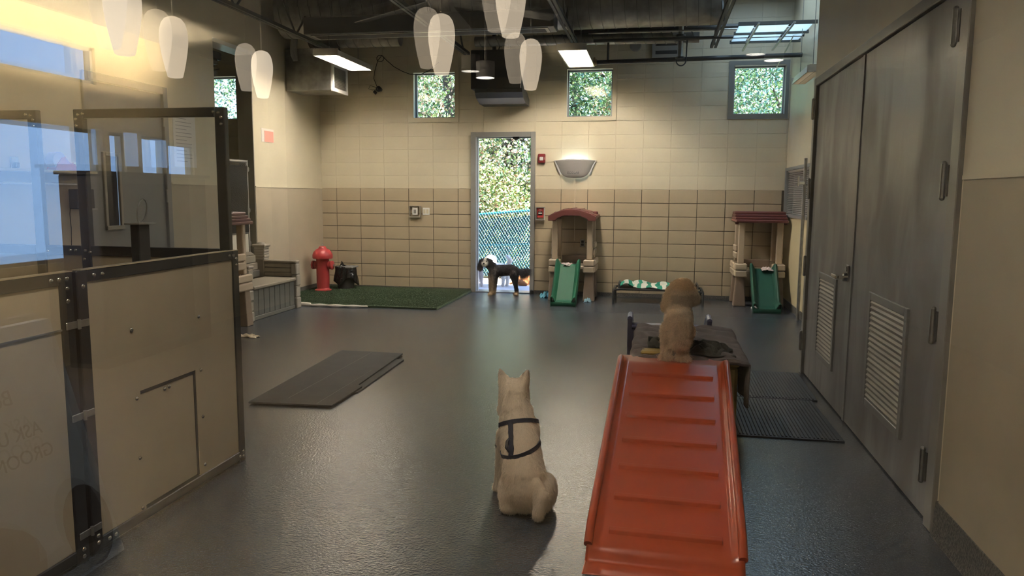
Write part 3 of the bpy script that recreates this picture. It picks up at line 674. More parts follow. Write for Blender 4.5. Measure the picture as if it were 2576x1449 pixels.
# nearer panel of the same run
t = thing('pen_near_panel', 'nearest waist-high pen panel, tan board in black frame, cut by the left picture edge', 'fence panel', (F, 2.0, 0))
put('frame', MB().box(F-.04, F, 2.585, 2.655, 0, 1.215, .004).box(F-.04, F, 1.0, 2.585, 1.165, 1.215, .004).box(F-.04, F, 1.0, 2.585, .015, .065, .004).box(F-.04, F, .94, 1.0, 0, 1.215, .004), blackm, t)
put('board', MB().box(F-.022, F-.008, 1.0, 2.585, .065, 1.165), tanb, t)
put('cross_rib', MB().box(F-.008, F-.002, 1.0, 2.585, .985, .992), steel, t)
put('top_strip', MB().box(F-.04, F, .95, 2.655, 1.2155, 1.219), MATS['strip_alu'], t)
bolts(t, [(F+.002, 2.62, z) for z in (1.19, 1.15, 1.10, .06, .03)]+[(F+.002, y, 1.19) for y in (2.58, 2.54)], 'x')
for k, z in enumerate((1.0, .62, .12)):
    h = put('hinge', MB().box(F+.001, F+.006, 2.60, 2.725, z-.015, z+.015, .002).cyl((F+.008, 2.665, z-.02), (F+.008, 2.665, z+.02), .007, n=8), steel, t)
# tall run along Y = 3.85
TY = 3.85
def tall(name, label, x0, x1):
    t = thing(name, label, 'fence panel', ((x0+x1)/2, TY, 0), group='tall clear-topped pen panels')
    a, c = TY-.02, TY+.02
    put('frame', MB().box(x0, x0+.06, a, c, 0, 1.995, .004).box(x1-.06, x1, a, c, 0, 1.995, .004).box(x0+.06, x1-.06, a, c, 1.945, 1.995, .004).box(x0+.06, x1-.06, a, c, 1.17, 1.225, .004).box(x0+.06, x1-.06, a, c, .015, .07, .004), blackm, t)
    put('clear_sheet', MB().add([(x0+.06, TY, 1.225), (x1-.06, TY, 1.225), (x1-.06, TY, 1.945), (x0+.06, TY, 1.945)], [(0, 1, 2, 3)]), clear, t, fixn=False)
    put('lower_board', MB().box(x0+.06, x1-.06, TY-.008, TY+.008, .07, 1.17), tanb, t)
    bolts(t, [(x, a-.002, z) for x, z in ((x0+.035, 1.965), (x0+.065, 1.97), (x0+.02, 1.94), (x0+.02, 1.905), (x1-.065, 1.97), (x1-.035, 1.965), (x1-.02, 1.94), (x1-.02, 1.905), (x0+.03, 1.20), (x0+.06, 1.19), (x0+.02, 1.15))], 'y')
    return t
tall('pen_tall_panel', 'tall pen panel with clear upper sheet in a black frame, beside the pet-door panel', 2.25, 3.185)
tall('pen_tall_panel', 'tall clear-topped pen panel in a black frame at the left picture edge', 1.00, 2.01)
t = thing('pen_gate_infill', 'low tan board and black rail filling the gap between the two tall pen panels', 'fence panel', (2.13, TY, 0))
put('rail', MB().box(2.012, 2.248, TY-.02, TY+.02, 1.17, 1.225, .004).box(2.012, 2.248, TY-.02, TY+.02, .015, .07), blackm, t)
put('board', MB().box(2.012, 2.248, TY-.008, TY+.008, .07, 1.17), tanb, t)
bolts(t, [(2.18, TY-.022, 1.20), (2.215, TY-.022, 1.20), (2.03, TY-.022, 1.19)], 'y')
# black latch post with wire loop on the side run
t = thing('latch_post', 'short black latch post with a wire pull loop on top of the pen rail', 'latch', (F-.06, 3.17, 1.1))
put('post_tube', MB().box(F-.085, F-.04, 3.12, 3.20, 1.05, 1.385, .004), blackm, t)
put('cap_plate', MB().box(F-.10, F-.02, 3.10, 3.22, 1.385, 1.393, .002), steel, t)
put('wire_loop', MB().tube([(F-.06, 3.16+.035*math.sin(2*PI*k/16)*(1 if k < 8 else .9)+.03*(1-math.cos(2*PI*k/16))/2, 1.393+.11*(1-math.cos(2*PI*k/16))/2) for k in range(17)], .0035, 6), steel, t)

# things on the left bump-out wall
t = thing('wall_ledge', 'pale painted ledge running along the left wall above the wainscot', 'shelf', (XB, 5.0, 1.66))
put('ledge_board', MB().box(XB, XB+.14, 3.95, 5.42, 1.675, 1.695, .003), cream, t)
put('ledge_apron', MB().box(XB+.008, XB+.03, 3.95, 5.42, 1.60, 1.675), mat('apron_brown', (.22, .19, .14), .6), t)
put('rail_pipe', MB().box(XB+.01, XB+.05, 4.6, 5.42, 1.585, 1.60, .004), white, t)
redp = mat('red_plastic', (.62, .035, .03), .35)
t = thing('tape_dispenser', 'red desktop tape dispenser standing on the pale wall ledge', 'tape dispenser', (XB+.07, 5.08, 1.695))
put('base', MB().prism([(5.02, 1.696), (5.24, 1.696), (5.22, 1.745), (5.17, 1.75), (5.12, 1.80), (5.09, 1.79), (5.04, 1.74)], XB+.03, XB+.11, 'x'), redp, t)
put('tape_roll', MB().cyl((XB+.035, 5.07, 1.765), (XB+.105, 5.07, 1.765), .065, n=24), mat('tape_lilac', (.55, .5, .7), .3), t, sm=True)
put('cutter', MB().box(XB+.03, XB+.11, 5.20, 5.23, 1.745, 1.757), bright, t)
t = thing('wall_socket', 'small grey double socket plate above the wall ledge', 'socket', (XB, 4.75, 1.72))
put('plate', MB().box(XB+.001, XB+.012, 4.72, 4.79, 1.70, 1.78, .003), steel, t)
put('plug', MB().box(XB+.012, XB+.04, 4.735, 4.77, 1.705, 1.74, .004), blackp, t)
t = thing('wall_display', 'small black wall-mounted display box beside the left grey door', 'display', (XB, 5.33, 1.41))
put('screen_box', MB().box(XB+.01, XB+.09, 5.24, 5.43, 1.40, 1.555, .006), blackp, t)
put('lip', MB().box(XB+.05, XB+.11, 5.33, 5.43, 1.392, 1.402), steel, t)
put('power_cord', MB().tube([(XB+.02, 5.245, 1.42), (XB+.02, 5.235, 1.36), (XB+.02, 5.24, 1.25), (XB+.02, 5.23, 1.1), (XB+.02, 5.235, .9)], .003, 5), blackp, t)
t = thing('paper_notice', 'white paper notice taped to the upper wall beyond the left grey door', 'notice', (XB+.002, 6.75, 2.1))
put('sheet', MB().box(XB+.001, XB+.003, 6.62, 6.98, 1.78, 2.30), mat('notice_paper', (.85, .83, .80), .6), t)
ln = MB()
for k in range(13): ln.box(XB+.003, XB+.0035, 6.66, 6.66+(.25 if k % 3 else .17), 2.24-k*.034, 2.246-k*.034)
put('printed_lines', ln, mat('print_grey', (.4, .4, .42), .7), t, kind='stuff')
t = thing('exit_notice', 'small faded red and white notice on the left wall near the corner', 'sign', (XL, 9.8, 2.3))
put('card', MB().box(XL+.001, XL+.004, 9.76, 10.10, 2.235, 2.42), mat('notice_offwhite', (.8, .74, .68), .5), t)
put('red_field', MB().box(XL+.004, XL+.006, 9.84, 10.09, 2.24, 2.39), mat('faded_red', (.75, .33, .27), .5), t)

# chain-link gate with black shade mesh in the left opening
galvp = mat('gate_pipe', (.42, .41, .38), .4, .6)
t = thing('chain_link_gate', 'chain-link gate covered with black shade mesh in the left opening', 'gate', (.04, 9.2, 0))
gx = .06
put('gate_frame', MB().tube([(gx, 8.2, 1.95), (gx, 9.50, 1.95)], .02, 8).tube([(gx, 9.50, .08), (gx, 9.50, 1.97)], .02, 8).tube([(gx, 8.2, .08), (gx, 8.2, 1.97)], .02, 8).tube([(gx, 8.2, .10), (gx, 9.50, .10)], .02, 8).tube([(gx, 8.2, 1.0), (gx, 9.50, 1.0)], .016, 8), galvp, t, sm=True)
def meshfn(u, v): return (gx+.03+.012*math.sin(9*u+5*v)*math.sin(7*v), 8.22+1.24*u, 1.01+(.88-.05*math.sin(PI*min(1, u*1.4)))*v)
put('shade_mesh', MB().grid(meshfn, 24, 16), mat('shade_mesh_black', (.009, .010, .010), .7, spec=.2, bump=.6, bscale=60), t, sm=True)
lk = MB()
for k in range(26):
    y = 8.22+k*.05; lk.tube([(gx+.01, y, 1.93), (gx+.02, y+.025, 1.88), (gx+.01, y+.05, 1.93)], .0025, 4); lk.tube([(gx+.01, y, 1.0), (gx+.02, y+.025, 1.06), (gx+.01, y+.05, 1.0)], .0025, 4)
put('link_wires', lk, galvp, t, kind='stuff')
put('lower_panel', MB().box(gx-.01, gx+.01, 8.22, 9.47, .12, .985), mat('pale_panel', (.62, .58, .48), .5), t)
for z in (.85, 1.3, 1.85): put('hinge', MB().cyl((gx, 9.50, z-.03), (gx, 9.50, z+.03), .03, n=10).box(gx-.02, gx+.02, 9.50, 9.55, z-.02, z+.02), galvp, t)

# ------------------------------------------------------------------ playhouse climbers
tanp = mat('tan_plastic', (.50, .40, .29), .5, var=.05, vscale=12, bump=.05, bscale=90)
brnp = mat('brown_plastic', (.26, .19, .14), .5, var=.06, vscale=12)
maroon = mat('maroon_plastic', (.13, .038, .034), .45, var=.1, vscale=10)
greenp = mat('green_slide_plastic', (.008, .085, .045), .55, spec=.25)
tealp = mat('teal_green_slide_plastic', (.010, .065, .045), .55, spec=.25)
def playhouse(label, loc, rz, gable_front, slide, slide_mat, sx=0.):
    """footprint: x -.34..+.34, y 0 (front) .. .58; the slide runs forward (-y)"""
    t = thing('playhouse_climber', label, 'playhouse', loc, rz, 'plastic playhouse climbers')
    P = lambda n_, mb, m, **k: put(n_, mb, m, t, local=True, **k)
    for s in (-1, 1):
        for yy in (.04, .52):
            # tapered brown leg, stone-look collar block, tan post
            x = s*.255
            v = []
            for z, w_, d_ in ((0, .085, .07), (.42, .058, .055)):
                v += [(x-w_, yy-d_, z), (x+w_, yy-d_, z), (x+w_, yy+d_, z), (x-w_, yy+d_, z)]
            P('leg', MB().add(v, [(3, 2, 1, 0), (4, 5, 6, 7), (0, 1, 5, 4), (1, 2, 6, 5), (2, 3, 7, 6), (3, 0, 4, 7)]), brnp, bev=.01)
            P('post', MB().box(x-.042, x+.042, yy-.035, yy+.035, .60, 1.18, .01), tanp)
    for s in (-1, 1):
        for k, z in enumerate((.415, .512)):
            P('collar_block', MB().box(s*.335, s*.17, -.055, .10, z, z+.09, .014), tanp)
            P('collar_block', MB().box(s*.345, s*.30, .10, .60, z, z+.09, .014), tanp)
        for k, z in enumerate((.66, .76)):
            P('side_brick', MB().box(s*.322, s*.285, .12+.03*k, .50, z, z+.085, .012), tanp)
    P('platform', MB().box(-.30, .30, -.02, .56, .47, .505, .008), tanp)
    P('back_wall', MB().box(-.21, .21, .545, .57, .505, .62, .008), brnp)
    # roof
    W = .345; y0, y1 = -.09, .66
    if gable_front:
        a = [(-W, 1.165), (-W, 1.235), (-.24, 1.285), (-.12, 1.325), (0, 1.338), (.12, 1.325), (.24, 1.285), (W, 1.235), (W, 1.165), (.24, 1.165), (.21, 1.20), (.12, 1.235), (0, 1.25), (-.12, 1.235), (-.21, 1.20), (-.24, 1.165)]
        P('roof', MB().prism(a, y0, y0+.05), maroon, bev=.008)
        r = MB(); top = a[1:8]
        for i in range(len(top)-1):
            (xa, za), (xb, zb) = top[i], top[i+1]
            r.prism([(xa, za-.03), (xb, zb-.03), (xb+.004, zb), (xb, zb+.012), (xa, za)], y0+.05, y1)
        P('roof_plank', r, maroon)
        P('roof_plank', MB().prism([(-W+.02, 1.18), (-.12, 1.29), (.12, 1.29), (W-.02, 1.18), (W-.02, 1.20), (.12, 1.31), (-.12, 1.31), (-W+.02, 1.20)], y0+.05, y1), maroon)
        P('keystone', MB().prism([(-.13, 1.245), (.13, 1.245), (.11, 1.30), (0, 1.315), (-.11, 1.30)], y0-.012, y0+.002), maroon)
        P('roof_vent', MB().box(.27, .335, .35, .45, 1.24, 1.30, .01), maroon)
    else:
        for k in range(4):
            z0 = 1.175+k*.035; yy = y0+.02+k*.085
            P('roof_plank', MB().box(-W, W, yy-.02, y1-(yy-y0)*.6, z0, z0+.038, .009), maroon)
        P('roof_plank', MB().box(-W+.01, W-.01, y0+.32, y0+.44, 1.312, 1.325, .005), maroon)
        for s in (-1, 1): P('roof_scallop', MB().cyl((s*W, .05, 1.18), (s*(W-.04), .05, 1.18), .035, n=14), maroon)
    if slide:
        hw = .175; Ls = .55
        def prof(v): # centre line from the deck down to the floor
            if v < .12: return (-.02-.06*v/.12, .535-.01*v/.12)
            if v > .88: return (-.52-.10*(v-.88)/.12, .065-.012*(v-.88)/.12)
            q = (v-.12)/.76; return (-.08-.44*q, .525-.46*q**.92)
        def sf(u, v):
            y, z = prof(v); x = (u-.5)*2; e = abs(x); h = 0 if e < .66 else (.075*((e-.66)/.2) if e < .86 else .075-.02*((e-.86)/.14))
            return (sx+x*hw, y-h*.35, z+h+.012*e*e)
        b_ = MB().grid(sf, 22, 24)
        for q in (0, 1): b_.grid(lambda u, v: (sx+(-1 if q == 0 else 1)*hw, prof(v)[0]-.02*(1-u), sf(0, v)[2]-(.10 if v > .12 else .07)*u), 3, 24)
        b_.box(sx-hw, sx+hw, -.625, -.60, 0.0, .062, .008)
        b_.box(sx-hw+.01, sx-hw+.03, -.61, -.45, 0, .06).box(sx+hw-.03, sx+hw-.01, -.61, -.45, 0, .06)
        P('slide', b_, slide_mat, sm=50, solid=.008)
    return t
playhouse('plastic playhouse climber with arched maroon gable roof and green slide beside the doorway', (4.31, 11.0, 0), 0, True, True, greenp, -.045)
playhouse('plastic playhouse climber with flat-ridged maroon roof and dark green slide in the right corner', (6.935, 10.98, 0), 0, False, True, tealp, .04)
playhouse('plastic playhouse climber without slide, seen behind the left pen by the dark gate', (.565, 7.48, 0), 0, False, False, greenp)

# pink towels lying in the playhouses
pinkt = mat('pink_towel', (.62, .50, .50), .9, bump=.6, bscale=60)
def lump(name, label, cat, c, sx, sy, h, m, seed, group=None, n_=22):
    rg = random.Random(seed); ph = [rg.uniform(0, 6) for _ in range(6)]
    def fn(u, v):
        x, y = (u-.5)*2, (v-.5)*2; r = math.hypot(x, y)/1.2; e = max(0, 1-r**3)
        w = .5+.25*math.sin(9*x+ph[0]+2*math.sin(4*y+ph[1]))+.25*math.sin(11*y+ph[2]+2*math.sin(3*x+ph[3]))
        k = 1+.12*math.sin(5*math.atan2(y, x)+ph[4])
        return (c[0]+x*sx*k, c[1]+y*sy*k, c[2]+.002+h*e*w)
    o = put(name, MB().grid(fn, n_, n_), m, None, sm=True, solid=.004); return tag(o, label, cat, group)
lump('towel', 'pink-grey towel bunched on the deck of the doorway playhouse', 'towel', (4.24, 11.0, .51), .11, .10, .05, pinkt, 1)
lump('towel', 'pink towel hanging over the top of the right-corner slide', 'towel', (7.02, 10.93, .52), .08, .09, .05, pinkt, 2)
bluebag = mat('blue_plastic_bag', (.10, .42, .55), .3)
lump('plastic_bag', 'crumpled blue plastic bag on the floor left of the doorway playhouse', 'bag', (3.90, 11.30, 0), .085, .11, .09, bluebag, 3)
lump('plastic_bag', 'scrap of pale blue plastic bag under the doorway slide', 'bag', (4.56, 10.93, 0), .05, .06, .06, mat('pale_blue_bag', (.3, .5, .6), .3), 4)
lump('paper_wad', 'small crumpled white paper beside the right-corner slide', 'paper', (6.86, 10.78, 0), .04, .03, .04, white, 5)
lump('paper_towel', 'crumpled cream paper towel on the floor by the pen corner', 'paper towel', (1.24, 7.36, 0), .11, .05, .035, mat('cream_paper', (.75, .66, .5), .8), 6)

# ------------------------------------------------------------------ storage bench of grey-brown plastic against the left wall (faces +X)
grb = mat('greige_plastic', (.29, .255, .20), .5, var=.06, vscale=9, bump=.05, bscale=80)
gry = mat('grey_plank_plastic', (.13, .128, .115), .5, var=.08, vscale=9)
lite = mat('pale_stone_plastic', (.40, .36, .30), .55, var=.1, vscale=14, bump=.2, bscale=40)
t = thing('storage_bench', 'grey-brown plastic storage bench with stone-look arms against the left wall', 'bench', (.5, 8.85, 0))
put('seat_lid', MB().box(.34, .80, 8.29, 9.38, .375, .42, .012), grb, t)
put('front_base', MB().box(.74, .775, 8.30, 9.38, 0.0, .05, .006), gry, t)
for k in range(8):
    y0 = 8.30+k*.134; put('front_plank', MB().box(.742, .77, y0+.004, y0+.130, .05, .372, .005), gry, t)
put('bin_body', MB().box(.32, .745, 8.30, 9.38, .0, .37), blackp, t)
for k in range(3):
    z0 = .42+k*.098; put('back_plank', MB().box(.23-.015*k, .285-.015*k, 8.28, 9.36-.02*k, z0, z0+.092, .008), gry if k < 1 else grb, t)
put('back_plank', MB().prism([(8.28, .716), (9.32, .716), (9.22, .76), (8.8, .80), (8.28, .80)], .20, .245, 'x'), grb, t, bev=.006)
# far arm
for k in range(3):
    z0 = .42+k*.062; put('arm_plank', MB().box(.24, .765, 9.40, 9.46, z0, z0+.058, .008), grb, t)
put('arm_cap', MB().box(.22, .80, 9.385, 9.49, .606, .64, .01), grb, t)
put('arm_base', MB().box(.24, .765, 9.40, 9.46, 0, .42), grb, t)
for k in range(4):
    z0 = k*.151; put('corner_stone', MB().box(.72, .805-.006*(k % 2), 9.385, 9.50, z0, z0+.145, .012), lite, t)
# back pillar
put('pillar', MB().box(.19, .33, 9.38, 9.50, 0, .79, .006), grb, t)
for k in range(5):
    z0 = .64+k*.036-.0; put('pillar_stone', MB().box(.20, .345+.006*(k % 2), 9.375, 9.515, z0, z0+.033, .008), lite, t)
put('pillar_cap', MB().box(.175, .365, 9.36, 9.53, .815, .85, .01).lathe([(.06, .0), (.045, .022), (0, .028)], (.27, 9.445, .85), 16), grb, t)
# near arm and near pillar
for k in range(5):
    z0 = k*.128; put('corner_stone', MB().box(.71-.0*k, .80-.007*(k % 2), 8.17, 8.285, z0, z0+.122, .012), lite, t)
put('arm_cap', MB().box(.24, .81, 8.165, 8.29, .64, .675, .01), lite, t)
put('arm_base', MB().box(.24, .745, 8.19, 8.27, 0, .64), grb, t)

# ------------------------------------------------------------------ turf, hydrant, bin, rope
gm = mat('artificial_turf', (.045, .085, .045), .9, col2=(.085, .12, .06), vscale=60, bump=.9, bscale=260)
turf = put('turf_mat', MB().box(XL+.01, 2.66, 9.665, D-.012, .0, .028, .004), gm, None)
tag(turf, 'large dark green artificial turf mat in the left rear corner', 'rug')
rg = np.random.default_rng(3); Nn = 26000
px = rg.uniform(XL+.02, 2.655, Nn); py = rg.uniform(9.67, D-.02, Nn); pts = np.zeros((Nn, 3, 3), np.float32); pts[:, :, 0] = px[:, None]; pts[:, :, 1] = py[:, None]
dx = rg.normal(0, .006, (Nn, 2))
for k, h in enumerate((.026, .036, .044)): pts[:, k, 2] = h; pts[:, k, 0] += dx[:, 0]*k; pts[:, k, 1] += dx[:, 1]*k
hc = bpy.data.hair_curves.new('turf_blades'); hc.add_curves([3]*Nn); hc.attributes['position'].data.foreach_set('vector', pts.reshape(-1))
ra = hc.attributes.get('radius') or hc.attributes.new('radius', 'FLOAT', 'POINT'); ra.data.foreach_set('value', np.full(Nn*3, .0022, np.float32))
hc.materials.append(gm); o = bpy.data.objects.new('turf_blades', hc); COL.objects.link(o); o.parent = turf; o['kind'] = 'stuff'

hr = mat('hydrant_red', (.42, .04, .045), .38, var=.12, vscale=8)
t = thing('fire_hydrant', 'red ornamental fire hydrant standing on the turf in the left corner', 'fire hydrant', (.435, 11.0, .03))
put('base_flange', MB().lathe([(0, 0), (.128, 0), (.128, .018), (.10, .03), (.092, .05)], (0, 0, 0), 28), hr, t, local=True, sm=True)
put('barrel', MB().lathe([(.092, .03), (.098, .12), (.100, .52), (.105, .53)], (0, 0, 0), 28), hr, t, local=True, sm=True)
put('bonnet', MB().lathe([(.10, .50), (.150, .505), (.155, .52), (.155, .552), (.148, .578), (.130, .612), (.098, .645), (.058, .666), (.05, .69), (.02, .70), (0, .70)], (0, 0, 0), 30), hr, t, local=True, sm=45)
put('top_nut', MB().lathe([(.028, .70), (.022, .725), (.012, .728), (.008, .745), (0, .748)], (0, 0, 0), 8), bright, t, local=True)
for s in (-1, 1):
    nz_ = put('nozzle', MB().lathe([(0, .09), (.055, .09), (.062, .10), (.062, .13), (.05, .135), (.068, .14), (.068, .165), (.045, .175), (.02, .178), (0, .178)], (0, 0, 0), 20, 'x').xf(Matrix.Diagonal((s, 1, 1, 1))).xf(Matrix.Translation((0, 0, .40))), hr, t, local=True, sm=40)
    put('nozzle_nut', MB().lathe([(0, .178), (.016, .178), (.016, .20), (0, .205)], (0, 0, 0), 6, 'x').xf(Matrix.Diagonal((s, 1, 1, 1))).xf(Matrix.Translation((0, 0, .40))), steel, nz_, local=True)
t = thing('waste_bin', 'black bin with a black bag liner behind the red hydrant', 'bin', (.67, 11.33, .03))
put('bin_body', MB().lathe([(0, 0), (.125, 0), (.15, .30), (.0, .30)], (0, 0, 0), 20), mat('bin_black', (.03, .03, .03), .5), t, local=True, sm=30)
def bagf(u, v):
    a = 2*PI*u; r = .155+.02*math.sin(7*a)*v+.012*math.sin(13*a+3*v)+.035*v*(1 if math.cos(a) > .5 else .3); return (r*math.cos(a), r*math.sin(a), .36-.24*v*(1+.25*math.sin(3*a+1)))
bagm = mat('bin_bag_black', (.008, .008, .009), .18, bump=.5, bscale=25)
put('bag_liner', MB().grid(bagf, 48, 10), bagm, t, local=True, sm=True, solid=.002)
put('bag_knot', MB().grid(lambda u, v: ((-.08+.09*u), -.05+.03*math.sin(9*u), .36+.07*math.sin(PI*u)*v+.02*math.sin(14*u)), 14, 6), bagm, t, local=True, sm=True, solid=.003)
put('lid', MB().box(-.03, .17, -.14, .12, .34, .362, .006), mat('bin_lid_grey', (.28, .28, .27), .5), t, local=True)

ropem = mat('cream_cloth', (.70, .66, .58), .9, bump=.7, bscale=50)
pp = []; rr_ = []
for k in range(50):
    u = k/49; pp.append((.72+.98*u, 9.615-.04*math.sin(PI*u)+.012*math.sin(21*u), .022)); rr_.append((.030 if u < .18 else .017+.005*math.sin(25*u))*(1 if .01 < u < .99 else .6))
tag(put('rolled_towel', MB().tube(pp, rr_, 8), ropem, None, sm=True), 'long cream towel twisted into a roll along the turf edge', 'towel')

# ------------------------------------------------------------------ things on the back wall
ligh = mat('trap_shell', (.40, .385, .37), .35, var=.03)
t = thing('insect_light_trap', 'grey scoop-shaped light trap with lettering on the back wall right of the doorway', 'light trap', (4.27, D, 1.9))
def trapf(u, v):
    x = (u-.5)*2; w_ = 0; s_ = 0
    zt = 2.052+.020*(1-x*x); zb = 2.05-.255*(1-abs(x)**3.6)**.6 if abs(x) < 1 else 2.05
    zb = min(zb, zt-.01)
    z = zb+(zt-zb)*v; d = .012+.135*(1-x*x)**.8*(.38+.62*v**.8)
    return (4.27+x*(.262+.056*v), D-d, z)
put('scoop_shell', MB().grid(trapf, 36, 14), ligh, t, sm=60, solid=.006)
put('end_fin', MB().prism([(3.95, 2.058), (3.975, 2.058), (4.055, 1.85), (4.04, 1.845)], D-.03, D), mat('trap_fin', (.55, .55, .56), .3), t)
put('end_fin', MB().prism([(4.59, 2.058), (4.565, 2.058), (4.485, 1.85), (4.50, 1.845)], D-.03, D), MATS['trap_fin'], t)
put('lit_tube', MB().cyl((4.10, D-.04, 2.015), (4.44, D-.04, 2.015), .010, n=8), mat('trap_tube', (1, 1, 1), .5, emit=(.72, .9, 1), estr=14), t)
text('brand_lettering', 'ECOLAB', .048, mat('lettering_dark', (.03, .03, .04), .5), t, (4.255, D-.128, 1.868), (PI/2-.32, 0, 0), .004)
t = thing('surface_conduit', 'thin pale cable channel running down from the light trap', 'cable channel', (4.275, D, 1.2))
put('channel', MB().box(4.270, 4.280, D-.010, D+.001, .84, 1.80, .002), cream, t)
redm = mat('alarm_red', (.20, .022, .028), .35)
t = thing('fire_alarm_strobe', 'dark red fire alarm strobe high beside the doorway', 'fire alarm', (3.76, D, 2.08))
put('housing', MB().box(3.702, 3.815, D-.045, D, 2.015, 2.155, .010), redm, t)
put('strobe_lens', MB().box(3.73, 3.785, D-.062, D-.044, 2.055, 2.11, .006), mat('strobe_clear', (.7, .7, .68), .15), t)
text('lettering', 'FIRE', .022, mat('lettering_pale', (.6, .45, .42), .5), t, (3.803, D-.047, 2.085), (PI/2, PI/2, 0), .0005)
t = thing('fire_pull_station', 'red fire alarm pull station under a clear cover beside the doorway', 'fire alarm', (3.745, D, 1.25))
put('housing', MB().box(3.695, 3.80, D-.04, D, 1.185, 1.335, .006), mat('pull_red', (.42, .035, .035), .35), t)
put('pull_plate', MB().box(3.716, 3.782, D-.048, D-.039, 1.225, 1.285, .004), blackp, t)
put('pull_bar', MB().box(3.722, 3.776, D-.053, D-.047, 1.247, 1.262, .002), white, t)
text('lettering', 'PULL', .018, white, t, (3.749, D-.0485, 1.275), (PI/2, 0, 0), .0005)
text('lettering', 'FIRE', .022, white, t, (3.749, D-.0415, 1.305), (PI/2, 0, 0), .0005)
put('clear_cover', MB().box(3.682, 3.69, D-.07, D, 1.15, 1.35).box(3.806, 3.814, D-.07, D, 1.15, 1.35).box(3.69, 3.806, D-.07, D, 1.342, 1.35).box(3.69, 3.806, D-.07, D, 1.15, 1.158), mat('cover_clear', (.5, .5, .5), .15), t)
t = thing('thermostat', 'thermostat under a clear guard box on the tiled wall left of the doorway', 'thermostat', (1.735, D, 1.26))
put('dial_plate', MB().box(1.69, 1.78, D-.03, D, 1.205, 1.325, .004), white, t)
put('display', MB().box(1.715, 1.755, D-.034, D-.029, 1.23, 1.29, .002), mat('stat_grey', (.3, .28, .26), .5), t)
put('guard_frame', MB().box(1.643, 1.653, D-.05, D, 1.165, 1.35).box(1.817, 1.827, D-.05, D, 1.165, 1.35).box(1.653, 1.817, D-.05, D, 1.34, 1.35).box(1.643, 1.827, D-.055, D, 1.165, 1.185), mat('guard_grey', (.30, .27, .22), .3), t)
t = thing('light_switches', 'cream double light switch plate beside the guarded thermostat', 'light switch', (1.91, D, 1.26))
put('switch_plate', MB().box(1.855, 1.968, D-.008, D, 1.205, 1.32, .003), white, t)
for x in (1.886, 1.937): put('rocker', MB().box(x-.017, x+.017, D-.014, D-.007, 1.23, 1.297, .002), cream, t)
t = thing('wall_outlet', 'grey outlet plate on the tiled wall inside the doorway playhouse', 'socket', (4.40, D, .80))
put('plate', MB().box(4.365, 4.44, D-.01, D, .745, .865, .003), steel, t)
put('receptacle', MB().box(4.383, 4.422, D-.014, D-.009, .765, .80, .003).box(4.383, 4.422, D-.014, D-.009, .81, .845, .003), blackp, t)
t = thing('gate_pole', 'thin steel gate pole with latch at the far right wall', 'pole', (7.27, 9.85, 0))
put('tube_post', MB().cyl((7.27, 9.86, 0), (7.27, 9.86, 2.0), .020, n=12), steel, t, sm=True)
put('latch', MB().box(7.20, 7.27, 9.84, 9.88, 1.68, 1.72, .004).box(7.19, 7.205, 9.83, 9.89, 1.66, 1.78, .003), bright, t)
t = thing('security_camera', 'small black camera with dangling cable on the back wall by the left window', 'camera', (1.17, D-.05, 3.15))
put('camera_ball', MB().sph((1.18, D-.09, 3.16), .045, 16, 10).cyl((1.15, D-.12, 3.12), (1.12, D-.13, 3.09), .03, n=12), blackp, t, sm=True)
put('mount', MB().cyl((1.18, D-.05, 3.16), (1.18, D, 3.16), .03, n=12), blackp, t)
put('cable', MB().tube([(1.15, D-.08, 3.18), (1.03, D-.06, 3.22), (1.0, D-.05, 3.17), (1.06, D-.05, 3.15), (1.13, D-.08, 3.15)], .004, 5).tube([(1.14, D-.05, 3.2), (1.08, D-.03, 3.33), (1.10, D-.03, 3.45), (1.15, D-.03, 3.6), (1.22, D-.03, 3.68)], .005, 5), blackp, t)
t = thing('loose_cable', 'black cable looping across the upper back wall to the left back window', 'cable', (1.25, D-.04, 3.6))
put('cable_run', MB().tube([(1.22, D-.04, 3.68), (1.30, D-.04, 3.60), (1.42, D-.04, 3.50), (1.55, D-.04, 3.43), (1.68, D-.05, 3.38), (1.85, D-.05, 3.37), (2.0, D-.05, 3.43), (2.15, D-.05, 3.55)], .006, 6), blackp, t)
put('cable_coil', MB().tube([(1.20+.06*math.cos(.7*k), D-.05, 3.63+.05*math.sin(.7*k)) for k in range(22)], .005, 5), blackp, t)

# ------------------------------------------------------------------ raised dog cot with striped towel
t = thing('dog_cot', 'raised black metal dog cot against the back wall between the playhouses', 'dog bed', (5.55, 11.2, 0))
for x in (4.93, 6.18):
    put('end_hoop', MB().tube([(x, 10.90, 0), (x, 10.90, .14), (x+(.0), 10.91, .165), (x, 10.95, .185), (x, 11.42, .185), (x, 11.47, .165), (x, 11.48, .14), (x, 11.48, 0)], .015, 8), blackm, t, sm=True)
put('side_rail', MB().tube([(4.93, 10.93, .175), (4.97, 10.94, .190), (5.03, 10.95, .195), (6.08, 10.95, .195), (6.14, 10.94, .190), (6.18, 10.93, .175)], .016, 8), blackm, t, sm=True)
put('side_rail', MB().tube([(4.93, 11.45, .175), (5.03, 11.44, .195), (6.08, 11.44, .195), (6.18, 11.45, .175)], .016, 8), blackm, t, sm=True)
for x in (5.0, 6.11): put('bolster_hoop', MB().tube([(x, 10.97, .19), (x, 11.0, .25), (x, 11.06, .27), (x, 11.33, .27), (x, 11.39, .25), (x, 11.42, .19)], .013, 8), blackm, t, sm=True)
put('sling', MB().grid(lambda u, v: (5.0+1.11*u, 10.955+.48*v, .198-.03*math.sin(PI*u)*math.sin(PI*v)), 20, 10), mat('sling_black', (.02, .02, .022), .8), t, sm=True, solid=.006)
